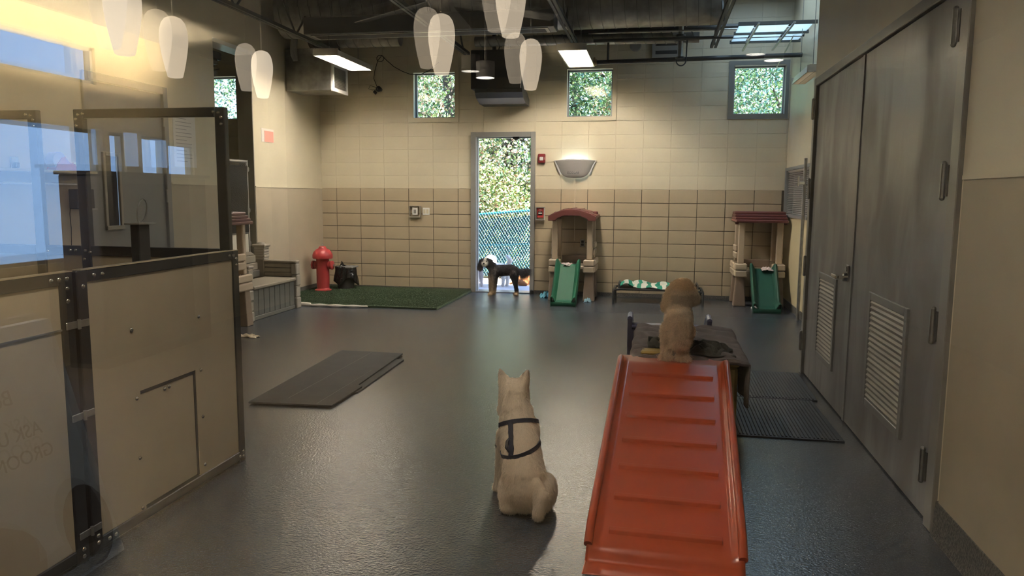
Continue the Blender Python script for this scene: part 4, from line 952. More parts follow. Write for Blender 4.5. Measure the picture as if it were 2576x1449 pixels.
st = bpy.data.materials.new('green_white_stripes'); st.use_nodes = True; n = st.node_tree.nodes; l = st.node_tree.links; b = n['Principled BSDF']; b.inputs['Roughness'].default_value = .9
tx = n.new('ShaderNodeTexCoord'); nz = n.new('ShaderNodeTexNoise'); nz.inputs['Scale'].default_value = 7; l.new(tx.outputs['Object'], nz.inputs['Vector'])
sx_ = n.new('ShaderNodeSeparateXYZ'); l.new(tx.outputs['Object'], sx_.inputs[0])
ad = n.new('ShaderNodeMath'); ad.operation = 'MULTIPLY_ADD'; ad.inputs[1].default_value = .13; l.new(nz.outputs[0], ad.inputs[0]); l.new(sx_.outputs['X'], ad.inputs[2])
sn = n.new('ShaderNodeMath'); sn.operation = 'MULTIPLY'; sn.inputs[1].default_value = 46; l.new(ad.outputs[0], sn.inputs[0]); s2 = n.new('ShaderNodeMath'); s2.operation = 'SINE'; l.new(sn.outputs[0], s2.inputs[0])
gt = n.new('ShaderNodeMath'); gt.operation = 'GREATER_THAN'; gt.inputs[1].default_value = .0; l.new(s2.outputs[0], gt.inputs[0])
mx = n.new('ShaderNodeMix'); mx.data_type = 'RGBA'; mx.inputs[6].default_value = (.72, .70, .62, 1); mx.inputs[7].default_value = (.012, .20, .13, 1); l.new(gt.outputs[0], mx.inputs[0]); l.new(mx.outputs[2], b.inputs['Base Color'])
def tw(u, v):
    x = 5.02+1.0*u; y = 10.965+.42*v
    w_ = .018*math.sin(17*u+3*math.sin(5*v))+.012*math.sin(11*v+9*u)
    return (x, y+.02*math.sin(9*u), .225+w_+.035*v+.03*math.exp(-((u-.08)/.07)**2)+.0*u)
tag(put('striped_towel', MB().grid(tw, 60, 16), st, None, sm=True, solid=.006), 'green and white striped towel rumpled on the raised dog cot', 'towel')

# ------------------------------------------------------------------ floor mats
darkmat = mat('grey_foam_mat', (.026, .027, .029), .75, col2=(.036, .037, .040), vscale=9, bump=.25, bscale=150)
t = put('floor_mat', MB().prism([(2.614, 4.95), (3.245, 4.985), (3.25, 5.55), (3.20, 5.6), (3.155, 6.82), (2.535, 6.83), (2.53, 6.70), (2.60, 5.3)], .010, .022, 'z'), darkmat, None); tag(t, 'dark grey foam mat lying on the left floor, the upper of two', 'mat')
put('crease', MB().box(2.85, 2.853, 5.1, 6.80, .022, .0232).box(3.12, 3.123, 5.0, 6.1, .022, .0232), mat('crease_grey', (.09, .09, .09), .5), t)
t = put('floor_mat', MB().prism([(2.60, 5.05), (3.27, 5.42), (3.235, 6.62), (2.56, 6.55)], .0, .0095, 'z'), darkmat, None); tag(t, 'dark foam mat peeking out beneath the upper left floor mat', 'mat')
def ribmat(label, pts):
    t = thing('ribbed_mat', label, 'mat', (pts[0][0], pts[0][1], 0), group='ribbed rubber mats by the closet doors')
    put('mat_base', MB().prism(pts, 0, .009, 'z'), rubber, t)
    x0 = min(p[0] for p in pts); x1 = max(p[0] for p in pts); y0 = min(p[1] for p in pts); y1 = max(p[1] for p in pts)
    g = MB(); k = 0; y = y0+.01; dark = rubber
    rib = MB().prism([(-.006, 0), (-.003, .005), (.003, .005), (.006, 0)], x0+.02, x1-.03, 'x').mesh('rib') if False else None
    x = x0+.02
    while x < x1-.03:
        g.prism([(x, .009), (x+.003, .0145), (x+.010, .0145), (x+.013, .009)], y0+.02, y1-.02); x += .024
    put('ribs', g, rubber, t, kind='stuff')
ribmat('nearer black ribbed rubber mat in front of the closet doors', [(6.02, 4.93), (6.705, 4.93), (6.69, 5.90), (6.02, 5.90)])
ribmat('farther black ribbed rubber mat in front of the closet doors', [(6.08, 5.915), (6.735, 5.915), (6.75, 6.84), (6.08, 6.84)])

# ------------------------------------------------------------------ play platform, ramp, purple slide, blanket
yel = mat('faded_yellow_plastic', (.52, .36, .10), .5, var=.1, vscale=8)
t = thing('play_platform', 'boxy faded yellow plastic play platform under the brown blanket', 'play platform', (5.73, 5.4, 0))
put('platform_body', MB().box(5.42, 6.04, 4.92, 6.02, 0, .455, .02), yel, t)
put('deck', MB().box(5.41, 6.05, 4.90, 6.03, .455, .49, .012), yel, t)
put('side_panel', MB().box(6.04, 6.048, 5.0, 5.9, .08, .40, .003), yel, t)
orange = mat('orange_plastic', (.50, .085, .030), .33, var=.05, vscale=6, bump=.03, bscale=120, coat=.15)
RA = .268; YW = -.033
t = thing('climbing_ramp', 'orange plastic climbing ramp with raised rungs in the right foreground', 'ramp', (5.625, 4.712, 0), YW)
def rp(x, s, h):      # ramp frame: x across, s distance down the slope (negative = flat top), h height above
    if s < 0: return (x, -s, .5+h)
    y = -s*math.cos(RA); z = .5-s*math.sin(RA)
    if s > 1.70:
        q = s-1.70; y = -1.70*math.cos(RA)-q*.45; z = .5-1.70*math.sin(RA)-q*.75
        z = max(z, .0)
    return (x, y, max(z+h*math.cos(RA), .0) if s < 1.72 else z+h*.6)
def ramp_s(v): return -.20+v*2.22
def rampf(u, v):
    s_ = ramp_s(v); hw = .322+.012*max(0, s_-.0)*0; x = (u-.5)*2; e = abs(x)
    h = 0 if e < .86 else (.045*math.sin((e-.86)/.14*PI*.5) )
    if s_ < 0: h *= max(0, 1-abs(s_)/.14)
    if s_ > 1.62: h *= max(0, 1-(s_-1.62)/.1)
    return rp(x*hw, s_, h)
b_ = MB().grid(rampf, 44, 92)
# side skirts
for q in (-1, 1):
    b_.grid(lambda u, v: (q*(.322+.004*u), rampf(0 if q < 0 else 1, v)[1], max(0, rampf(0 if q < 0 else 1, v)[2]*(1-u)+u*max(0.0, rampf(0, v)[2]-.085))), 5, 80)
put('ramp_deck', b_, orange, t, local=True, sm=60, solid=.006)
for s_ in (-1, 1):
    pts = [rp(s_*.318, -.03, .02)]+[rp(s_*.318, s0, .040) for s0 in np.linspace(.03, 1.60, 20)]+[rp(s_*.318, 1.70, .012)]
    put('side_rail', MB().tube(pts, .019, 10), orange, t, local=True, sm=True)
for i in range(7):
    s0 = .161+.239*i; w_ = .2385
    mb = MB(); a = [(-.020, -.002), (-.015, .019), (.011, .019), (.018, -.002)]
    v = []
    for x in (-w_, w_):
        for ds, h in a: v.append(rp(x, s0+ds, h))
    mb.add(v, [(0, 1, 5, 4), (1, 2, 6, 5), (2, 3, 7, 6), (3, 0, 4, 7), (3, 2, 1, 0), (4, 5, 6, 7)])
    put('rung', mb, orange, t, local=True, bev=.003)
pur = mat('slate_purple_plastic', (.10, .095, .16), .38, var=.05)
lav = mat('lavender_plastic', (.20, .21, .34), .35)
t = thing('purple_slide', 'slate purple plastic slide beyond the blanketed platform', 'slide', (5.63, 6.3, 0))
def pz(y): return .50 if y < 6.2 else .50-.40*min(1, (y-6.2)/.9)
put('slide_bed', MB().grid(lambda u, v: (5.335+.58*u, 6.03+1.15*v, pz(6.03+1.15*v)), 2, 24), lav, t, sm=True, solid=.02)
for x in (5.30, 5.915):
    m_ = MB(); top = [(6.035+.05*k, pz(6.035+.05*k)+.055+.02*math.exp(-((k-3)/3)**2)) for k in range(23)]
    m_.prism([(6.035, 0)]+top+[(7.135, 0)], x, x+.035, 'x'); put('side_wall', m_, pur, t)
    put('side_rim', MB().tube([(x+.0175, y, z) for y, z in top], .022, 8), lav, t, sm=True)
put('front_wall', MB().box(5.335, 5.915, 6.035, 6.06, 0, .48), pur, t)

blk = mat('brown_grey_fleece', (.17, .14, .13), .95, col2=(.22, .18, .165), vscale=14, bump=.5, bscale=220)
def blanket(name, label, x0, x1, y0, y1, bx0, bx1, by0, by1, top, amp, seed, m, nu=90, nv=80, skew=0., low=None, pinch=None):
    rg = random.Random(seed); ph = [rg.uniform(0, 6.28) for _ in range(8)]
    def fn(u, v):
        x = x0+(x1-x0)*u+skew*(v-.5); y = y0+(y1-y0)*v
        w_ = math.sin(13*x+5*math.sin(4*y+ph[0])+ph[1])*.5+math.sin(19*y+4*math.sin(5*x+ph[2])+ph[3])*.35+math.sin(31*(x+y)+ph[4]+3*math.sin(7*x))*.25
        w_ = abs(w_); r = max(0, x-bx1); lft = max(0, bx0-x); bk = max(0, y-by1); fr = max(0, by0-y)
        d = max(r, lft, bk, fr); ox = min(max(x, bx0), bx1); oy = min(max(y, by0), by1)
        if d <= 0: return (x, y, top+.004+amp*w_)
        c_ = .03; z = top+.004+amp*w_*max(0, 1-d*8)-max(0, d-.012)
        out = min(d, c_)+.016*math.sin(17*(y if r or lft else x)+ph[5])*min(1, d*6)+.01
        lim = .015 if low is None else low
        if r > 0: ox = bx1+out
        if lft > 0: ox = bx0-out
        if bk > 0: oy = by1+out
        if fr > 0: oy = by0-out
        return (ox, oy, max(z, lim))
    return tag(put(name, MB().grid(fn, nu, nv), m, None, sm=True, solid=.010), label, 'blanket')
blanket('blanket', 'brown-grey fleece blanket draped over the yellow play platform', 5.36, 6.38, 4.85, 6.06, 5.40, 6.065, 4.895, 6.035, .492, .030, 4, blk, skew=.03)
olive = mat('olive_fleece', (.060, .060, .050), .95, col2=(.085, .08, .065), vscale=14, bump=.5, bscale=220)
def heap(u, v):
    x = (u-.5)*2; y = (v-.5)*2; r = math.hypot(x, y)
    e = max(0, 1-r**4); w_ = abs(math.sin(6*x+4*math.sin(3*y)+1))*.6+abs(math.sin(8*y+3*x+2*math.sin(4*x)))*.5
    return (5.84+.17*x*(1+.1*math.sin(5*y)), 5.12+.18*y*(1+.12*math.sin(6*x)), .515+.055*e*w_)
tag(put('blanket', MB().grid(heap, 50, 50), olive, None, sm=True, solid=.008), 'dark olive fleece bunched up on the brown blanket behind the curly dog', 'blanket')
tag(put('blanket', MB().grid(lambda u, v: (5.47+.15*u, 5.04+.20*v, .535+.05*abs(math.sin(7*u+3*math.sin(4*v)))*math.sin(PI*v)**.5), 30, 30), olive, None, sm=True, solid=.008), 'dark olive cloth fold at the left of the curly dog on the platform', 'blanket')
tag(put('cushion_box', MB().box(5.425, 5.58, 4.93, 5.05, .505, .53, .01), yel, None), 'pale yellow lid corner showing from under the blanket', 'lid')
# ------------------------------------------------------------------ dogs
from mathutils.bvhtree import BVHTree
skin = coatmat('dog_coat', .85, .25, .35, 220)
def mixc(m, a, b): return a[None, :]*(1-m[:, None])+b[None, :]*m[:, None]
A_ = lambda *c: np.array(c, np.float32)
sst = lambda e0, e1, x: (lambda t: t*t*(3-2*t))(np.clip((x-e0)/(e1-e0), 0, 1))
def face(par, c, fwd, s, m_nose, eyes=True):
    """nose and eyes for a head centred at c looking along fwd"""
    f = Vector(fwd).normalized(); r = f.cross(Vector((0, 0, 1))).normalized(); u = r.cross(f)
    put('nose', MB().sph(tuple(Vector(c)+f*s[0]+u*s[1]), (s[2],)*3, 10, 8), m_nose, par, sm=True)
    if eyes:
        for q in (-1, 1): put('eye', MB().sph(tuple(Vector(c)+f*s[3]+r*q*s[4]+u*s[5]), (s[2]*.62,)*3, 8, 6), mat('eye_dark', (.01, .008, .006), .1), par, sm=True)
nose_m = mat('nose_black', (.01, .01, .01), .35)

# white dog sitting in the middle foreground, seen from behind
t = thing('dog', 'white prick-eared dog sitting in the foreground with a navy harness, seen from behind', 'dog', (4.90, 3.5, 0))
ox, oy = -4.90, -3.5
V3 = lambda x, y, z: (x+ox, y+oy, z)
pr_ = [('e', V3(4.910, 3.50, .130), (.116, .125, .125), (0, 0, 0)),
       ('e', V3(4.828, 3.53, .095), (.056, .125, .093), (0, 0, .1)), ('e', V3(5.000, 3.53, .095), (.058, .125, .093), (0, 0, -.1)),
       ('c', V3(4.905, 3.50, .18), .112, V3(4.870, 3.585, .33), .098),
       ('c', V3(4.868, 3.585, .33), .100, V3(4.842, 3.64, .42), .092),
       ('e', V3(4.805, 3.655, .37), (.05, .07, .085), (0, 0, 0)), ('e', V3(4.905, 3.65, .37), (.05, .07, .085), (0, 0, 0)),
       ('c', V3(4.842, 3.645, .43), .088, V3(4.818, 3.675, .525), .078),
       ('c', V3(4.776, 3.665, .480), .042, V3(4.874, 3.66, .478), .048),
       ('e', V3(4.815, 3.695, .570), (.077, .085, .069), (0, 0, 0)), ('e', V3(4.780, 3.70, .535), (.040, .055, .045), (0, 0, 0)), ('e', V3(4.855, 3.70, .535), (.040, .055, .045), (0, 0, 0)),
       ('c', V3(4.812, 3.76, .550), .042, V3(4.805, 3.845, .535), .026),
       ('c', V3(4.768, 3.690, .618), .034, V3(4.744, 3.685, .690), .008), ('c', V3(4.862, 3.690, .620), .034, V3(4.888, 3.685, .695), .008),
       ('c', V3(4.775, 3.67, .34), .046, V3(4.748, 3.700, .17), .030), ('c', V3(4.748, 3.700, .17), .028, V3(4.730, 3.715, .03), .022),
       ('e', V3(4.724, 3.735, .022), (.028, .042, .022), (0, 0, 0)),
       ('c', V3(4.885, 3.68, .34), .046, V3(4.875, 3.72, .03), .024), ('e', V3(4.875, 3.74, .022), (.028, .042, .022), (0, 0, 0)),
       ('e', V3(4.80, 3.645, .028), (.032, .06, .028), (0, 0, 0)), ('e', V3(4.995, 3.645, .028), (.032, .06, .028), (0, 0, 0)),
       ('e', V3(4.845, 3.475, .045), (.055, .07, .045), (0, 0, 0)),
       ('c', V3(4.985, 3.415, .185), .024, V3(5.010, 3.385, .13), .036), ('c', V3(5.010, 3.385, .13), .036, V3(4.995, 3.370, .050), .031)]
pr_ = [(q[0], (q[1][0], q[1][1], q[1][2]*.955))+((q[2], (q[3][0], q[3][1], q[3][2]*.955), q[4]) if q[0] == 'c' else q[2:]) for q in pr_]
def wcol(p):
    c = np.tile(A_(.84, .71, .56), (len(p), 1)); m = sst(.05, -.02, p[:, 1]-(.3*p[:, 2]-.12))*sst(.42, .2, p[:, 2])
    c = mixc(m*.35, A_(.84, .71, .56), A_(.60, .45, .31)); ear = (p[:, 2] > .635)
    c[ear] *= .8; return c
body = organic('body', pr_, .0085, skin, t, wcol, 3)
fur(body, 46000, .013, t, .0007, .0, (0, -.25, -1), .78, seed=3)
bv = BVHTree.FromPolygons([v.co.copy() for v in body.data.vertices], [tuple(p.vertices) for p in body.data.polygons])
def strap(par, c, nrm, w, m, n_=48, arc=(0, 2*PI), up=(0, 0, 1), off=.007):
    c = Vector(c); nrm = Vector(nrm).normalized(); a = nrm.orthogonal().normalized(); b_ = nrm.cross(a); vs = []; fs = []; k2 = 0
    for k in range(n_+1):
        th = arc[0]+(arc[1]-arc[0])*k/n_; d = a*math.cos(th)+b_*math.sin(th)
        h = bv.ray_cast(c+d*.4, -d)
        if h[0] is None: continue
        q = h[0]+d*off; vs += [tuple(q-nrm*w/2), tuple(q+nrm*w/2), tuple(q+nrm*w/2-d*.006), tuple(q-nrm*w/2-d*.006)]; k2 += 1
    for k in range(k2-1):
        for e in range(4): fs.append((4*k+e, 4*k+(e+1) % 4, 4*(k+1)+(e+1) % 4, 4*(k+1)+e))
    return put('strap', MB().add(vs, fs), m, par, local=True)
navy = mat('navy_webbing', (.018, .022, .045), .65, bump=.3, bscale=300)
hn = thing('dog_harness', 'navy webbing harness worn by the white sitting dog', 'harness', (4.90, 3.5, 0))
strap(hn, V3(4.84, 3.635, .395), (-.22, .45, 1), .020, navy)
strap(hn, V3(4.866, 3.60, .295), (-.30, -.05, 1), .020, navy)
def surf_path(par, pts, w, m, nm='strap'):
    vs = []; fs = []
    P = []
    for q in pts:
        q = Vector(q); h = bv.find_nearest(q); P.append((h[0]+h[1]*.008, h[1]))
    for i, (q, nn) in enumerate(P):
        d = (P[min(i+1, len(P)-1)][0]-P[max(i-1, 0)][0]).normalized(); s_ = d.cross(nn).normalized()*w/2
        vs += [tuple(q-s_), tuple(q+s_), tuple(q+s_-nn*.006), tuple(q-s_-nn*.006)]
    for k in range(len(P)-1):
        for e in range(4): fs.append((4*k+e, 4*k+(e+1) % 4, 4*(k+1)+(e+1) % 4, 4*(k+1)+e))
    fs += [(0, 1, 2, 3), tuple(range(4*len(P)-4, 4*len(P)))[::-1]]
    return put(nm, MB().add(vs, fs), m, par, local=True)
surf_path(hn, [V3(4.828+.034*k/9, 3.56-.075*k/9, .428-.160*k/9) for k in range(10)], .024, navy)
put('handle_loop', MB().tube([V3(4.838, 3.53, .365), V3(4.822, 3.49, .35), V3(4.82, 3.475, .325), V3(4.842, 3.475, .300)], .008, 6), navy, hn, local=True)
put('d_ring', MB().tube([V3(4.862+.012*math.cos(2*PI*k/12), 3.468, .268+.012*math.sin(2*PI*k/12)) for k in range(12)], .0022, 6, closed=True), bright, hn, local=True)
for k in range(2): put('buckle', MB().sph(V3(4.895+.03*k, 3.487+.006*k, .305), (.014, .008, .011), 10, 6), blackp, hn, local=True)
face(t, V3(4.812, 3.76, .550), (0, 1, -.15), (.105, -.005, .013, .02, .034, .03), nose_m) if False else None
put('nose', MB().sph((4.803, 3.872, .513), .013, 10, 8), nose_m, t, sm=True)
for q in (-1, 1):
    put('eye', MB().sph((4.812+q*.033, 3.772, .552), .010, 8, 6), mat('eye_dark', (.01, .008, .006), .1), t, sm=True)

# curly tan dog standing on the ramp's flat top
t = thing('dog', 'curly tan dog standing on top of the orange ramp, looking away', 'dog', (5.65, 4.95, .5))
ox, oy = -5.65, -4.95
Q = lambda x, y, z: (x+ox, y+oy, z-.5)
pr_ = [('e', Q(5.655, 4.905, .715), (.076, .09, .092), (0, 0, 0)), ('c', Q(5.655, 4.93, .715), .080, Q(5.668, 5.17, .735), .084),
       ('e', Q(5.672, 5.20, .720), (.080, .085, .10), (0, 0, 0)), ('c', Q(5.672, 5.20, .77), .075, Q(5.672, 5.275, .850), .072),
       ('e', Q(5.680, 5.310, .890), (.076, .088, .072), (0, 0, 0)), ('e', Q(5.690, 5.30, .925), (.062, .062, .045), (0, 0, 0)),
       ('c', Q(5.672, 5.37, .865), .05, Q(5.660, 5.44, .850), .035),
       ('c', Q(5.612, 5.285, .880), .034, Q(5.594, 5.255, .790), .044), ('c', Q(5.752, 5.300, .890), .030, Q(5.770, 5.30, .835), .036),
       ('c', Q(5.603, 4.895, .680), .055, Q(5.590, 4.865, .590), .034), ('c', Q(5.590, 4.865, .590), .030, Q(5.586, 4.840, .530), .027), ('e', Q(5.584, 4.825, .522), (.035, .048, .022), (0, 0, 0)),
       ('c', Q(5.705, 4.895, .680), .055, Q(5.695, 4.860, .590), .034), ('c', Q(5.695, 4.860, .590), .030, Q(5.690, 4.825, .530), .027), ('e', Q(5.690, 4.805, .522), (.035, .048, .022), (0, 0, 0)),
       ('c', Q(5.625, 5.20, .66), .042, Q(5.620, 5.215, .54), .030), ('c', Q(5.715, 5.20, .66), .042, Q(5.72, 5.215, .54), .030),
       ('e', Q(5.618, 5.23, .535), (.03, .042, .02), (0, 0, 0)), ('e', Q(5.72, 5.23, .535), (.03, .042, .02), (0, 0, 0)),
       ('c', Q(5.662, 4.835, .785), .024, Q(5.668, 4.790, .730), .040), ('c', Q(5.668, 4.790, .730), .040, Q(5.668, 4.785, .640), .045), ('c', Q(5.668, 4.785, .640), .042, Q(5.662, 4.80, .595), .022)]
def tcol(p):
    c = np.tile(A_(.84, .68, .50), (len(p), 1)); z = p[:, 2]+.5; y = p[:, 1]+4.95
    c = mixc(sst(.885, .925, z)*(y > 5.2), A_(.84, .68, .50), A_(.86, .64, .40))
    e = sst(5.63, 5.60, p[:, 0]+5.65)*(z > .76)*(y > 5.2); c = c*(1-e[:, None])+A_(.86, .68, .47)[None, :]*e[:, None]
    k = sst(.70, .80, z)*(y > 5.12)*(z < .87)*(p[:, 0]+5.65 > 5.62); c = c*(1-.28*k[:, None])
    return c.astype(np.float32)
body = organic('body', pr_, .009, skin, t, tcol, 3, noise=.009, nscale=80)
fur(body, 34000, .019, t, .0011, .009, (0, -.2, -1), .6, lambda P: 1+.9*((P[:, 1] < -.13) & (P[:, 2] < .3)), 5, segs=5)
put('nose', MB().sph((5.655, 5.475, .855), .013, 10, 8), nose_m, t, sm=True)
for q in (-1, 1): put('eye', MB().sph((5.668+q*.035, 5.392, .895), .009, 8, 6), MATS['eye_dark'], t, sm=True)
put('collar_tag', MB().box(5.665, 5.70, 5.255, 5.285, .905, .925, .006), mat('collar_pale', (.65, .6, .5), .6), t) if False else None

# black and white dog in the doorway, body to the left, face to the camera
t = thing('dog', 'black and white fluffy dog standing in the open doorway facing the camera', 'dog', (3.2, 11.35, 0))
ox, oy = -3.2, -11.35
B = lambda x, y, z: (x+ox, y+oy, z)
pr_ = [('c', B(3.10, 11.35, .375), .088, B(3.34, 11.37, .395), .078), ('e', B(3.09, 11.35, .35), (.075, .07, .11), (0, 0, 0)), ('e', B(3.38, 11.37, .375), (.075, .07, .085), (0, 0, 0)),
       ('c', B(3.07, 11.34, .42), .066, B(2.99, 11.31, .485), .060),
       ('e', B(2.962, 11.29, .512), (.078, .075, .062), (0, 0, 0)), ('e', B(2.957, 11.225, .488), (.042, .045, .032), (0, 0, 0)),
       ('c', B(2.895, 11.30, .52), .034, B(2.875, 11.29, .425), .036), ('c', B(3.025, 11.30, .52), .034, B(3.035, 11.29, .430), .034),
       ('c', B(3.045, 11.31, .32), .048, B(3.040, 11.31, .06), .026), ('e', B(3.03, 11.295, .022), (.035, .038, .022), (0, 0, 0)),
       ('c', B(3.085, 11.40, .32), .048, B(3.075, 11.40, .06), .026), ('e', B(3.065, 11.39, .022), (.035, .038, .022), (0, 0, 0)),
       ('c', B(3.385, 11.33, .34), .062, B(3.415, 11.33, .20), .036), ('c', B(3.415, 11.33, .20), .032, B(3.445, 11.33, .06), .024), ('e', B(3.43, 11.32, .022), (.035, .036, .022), (0, 0, 0)),
       ('c', B(3.40, 11.41, .34), .06, B(3.40, 11.41, .20), .034), ('c', B(3.40, 11.41, .20), .03, B(3.42, 11.41, .06), .022), ('e', B(3.405, 11.40, .022), (.033, .036, .022), (0, 0, 0)),
       ('c', B(3.42, 11.38, .40), .026, B(3.50, 11.38, .36), .034), ('c', B(3.50, 11.38, .36), .036, B(3.58, 11.38, .385), .032)]
def bwcol(p):
    x = p[:, 0]+3.2; y = p[:, 1]+11.35; z = p[:, 2]
    blk_ = A_(.028, .026, .032); tan_ = A_(.36, .27, .19); wh = A_(.72, .68, .62)
    c = np.tile(blk_, (len(p), 1))
    def ap(m, col): 
        nonlocal c
        c = c*(1-m[:, None])+col[None, :]*m[:, None]
    ap(sst(3.18, 3.08, x)*sst(.46, .40, z)*.75, A_(.20, .17, .15)); ap(sst(3.12, 3.05, x)*sst(.36, .26, z), tan_)
    ap(sst(.09, .05, z), A_(.50, .36, .22)); ap(sst(11.245, 11.215, y)*(z > .44)*(x < 3.06), wh)
    ap(((x > 2.94) & (x < 2.975) & (z > .545)).astype(np.float32), wh)
    return c.astype(np.float32)
body = organic('body', pr_, .010, skin, t, bwcol, 3, noise=.004, nscale=70)
fur(body, 26000, .020, t, .0014, .002, (.3, 0, -1), .7, lambda P: 1+3.6*(P[:, 0] > .27)*(P[:, 2] > .3)+.9*((P[:, 2] > .4) & (P[:, 0] < -.12))*(np.abs(P[:, 0]+.24) > .05), 6)
put('nose', MB().sph((2.957, 11.182, .495), .013, 10, 8), nose_m, t, sm=True)
for q in (-1, 1): put('eye', MB().sph((2.96+q*.03, 11.222, .528), .009, 8, 6), MATS['eye_dark'], t, sm=True)

def simple_dog(label, loc, rz, sc, colA, seed, lying=False, tail_up=True):
    t = thing('dog', label, 'dog', loc, rz); s = sc
    L = [('c', (-.12*s, 0, .30*s), .085*s, (.14*s, 0, .31*s), .08*s), ('c', (.16*s, 0, .34*s), .06*s, (.22*s, 0, .42*s), .055*s), ('e', (.25*s, 0, .46*s), (.075*s, .065*s, .06*s), (0, 0, 0)),
         ('c', (.30*s, 0, .445*s), .035*s, (.35*s, 0, .435*s), .025*s), ('c', (.22*s, .06*s, .47*s), .025*s, (.21*s, .07*s, .40*s), .025*s), ('c', (.22*s, -.06*s, .47*s), .025*s, (.21*s, -.07*s, .40*s), .025*s)]
    if not lying:
        for x in (-.14, .14):
            for y in (-.05, .05): L += [('c', (x*s, y*s, .26*s), .042*s, ((x+.01)*s, y*s, .03*s), .025*s), ('e', ((x+.025)*s, y*s, .02*s), (.035*s, .026*s, .02*s), (0, 0, 0))]
        L += [('c', (-.20*s, 0, .36*s), .028*s, (-.25*s, 0, .46*s), .04*s), ('c', (-.25*s, 0, .46*s), .04*s, (-.19*s, 0, .52*s), .03*s)]
    else:
        L = [(p[0],)+tuple((q[0], q[1], q[2]-.20*s) if isinstance(q, tuple) and len(q) == 3 and i in ((0, 2) if p[0] == 'c' else (0,)) else q for i, q in enumerate(p[1:])) for p in L]
        for y in (-.08, .08): L += [('c', (.14*s, y*s, .06*s), .035*s, (.30*s, y*s, .03*s), .024*s), ('c', (-.14*s, y*s, .07*s), .06*s, (-.02*s, y*1.2*s, .03*s), .03*s)]
        L += [('c', (-.20*s, 0, .08*s), .03*s, (-.34*s, .04*s, .03*s), .02*s)]
    b_ = organic('body', L, .012, skin, t, lambda p: np.tile(A_(*colA), (len(p), 1)), 3)
    fur(b_, 9000, .022*s, t, .0016, .003, (-.3, 0, -1), .6, seed=seed)
    hz = (.435 if not lying else .235)*s
    put('nose', MB().sph((.375*s, 0, hz+.005), .012*s, 8, 6), nose_m, t, local=True)
    return t
simple_dog('white dog with raised curled tail standing outside behind the black and white dog', (2.93, 12.55, .0), PI*.80, .98, (.78, .76, .74), 11)
simple_dog('pale grey dog outside at the left edge of the doorway', (2.56, 12.45, .0), -PI*.35, .80, (.55, .53, .56), 12)
simple_dog('ginger dog lying outside at the right edge of the doorway', (3.36, 12.75, .0), PI*.1, .85, (.50, .22, .09), 13, lying=True)

# ------------------------------------------------------------------ outdoors behind the back wall
S('ground', MB().box(-14, 24, D+.2, 46, -.16, -.015).box(-20, -2.5, -14, D+.2, -.16, -.015).box(8.7, 24, -14, D+.2, -.16, -.015), mat('brown_earth', (.16, .11, .07), .95, col2=(.10, .10, .05), vscale=2, bump=.5, bscale=8))
S('patio', MB().box(-2, 9, D+.2, 13.6, -.10, -.004), mat('pale_concrete', (.52, .50, .52), .8, var=.15, vscale=3, bump=.2, bscale=50))
tg = mat('teal_vinyl', (.012, .17, .22), .4)
t = thing('garden_fence', 'teal green chain-link fence with slatted screen behind the doorway', 'fence', (2.8, 13.8, 0))
zt = lambda x: 1.185+.085*(x-2.5); zm = lambda x: .605+.05*(x-2.5); YF = 13.8
put('top_rail', MB().cyl((-1, YF, zt(-1)), (7, YF, zt(7)), .024, n=10), tg, t, sm=True)
put('mid_rail', MB().cyl((-1, YF, zm(-1)), (7, YF, zm(7)), .019, n=10), tg, t, sm=True)
for x in (-.6, 1.5, 3.95, 6.0): put('post', MB().cyl((x, YF+.03, -.02), (x, YF+.03, zt(x)+.03), .03, n=10), tg, t, sm=True)
w_ = MB(); st_ = .055; x = -.2
while x < 5.2:
    for sg in (-1, 1):
        xa = x; H = zt(x)-.05; 
        p0 = (x, YF-.028+.003*sg, .03); p1 = (x+sg*H*.62, YF-.028+.003*sg, .03+H); w_.cyl(p0, p1, .0042, n=4, caps=False)
    x += st_
put('link_wires', w_, mat('teal_wire', (.02, .17, .22), .4), t, kind='stuff')
sc_ = MB(); x = 1.2
rs = random.Random(5)
while x < 4.4:
    H = zt(x)-.05; wd_ = .030
    sc_.add([(x, YF, .02), (x+wd_, YF, .02), (x+wd_+H*.62, YF+.004, .02+H), (x+H*.62, YF+.004, .02+H)], [(0, 1, 2, 3)])
    sc_.add([(x-.72, YF, .02), (x-.72+wd_*.2, YF, .02), (x-.72+wd_*.2+H*.62, YF+.004, .02+H), (x-.72+H*.62, YF+.004, .02+H)], [(0, 1, 2, 3)])
    x += .040+rs.uniform(0, .012)
put('privacy_slats', sc_, mat('teal_slat', (.006, .07, .10), .5), t, kind='stuff', fixn=False)
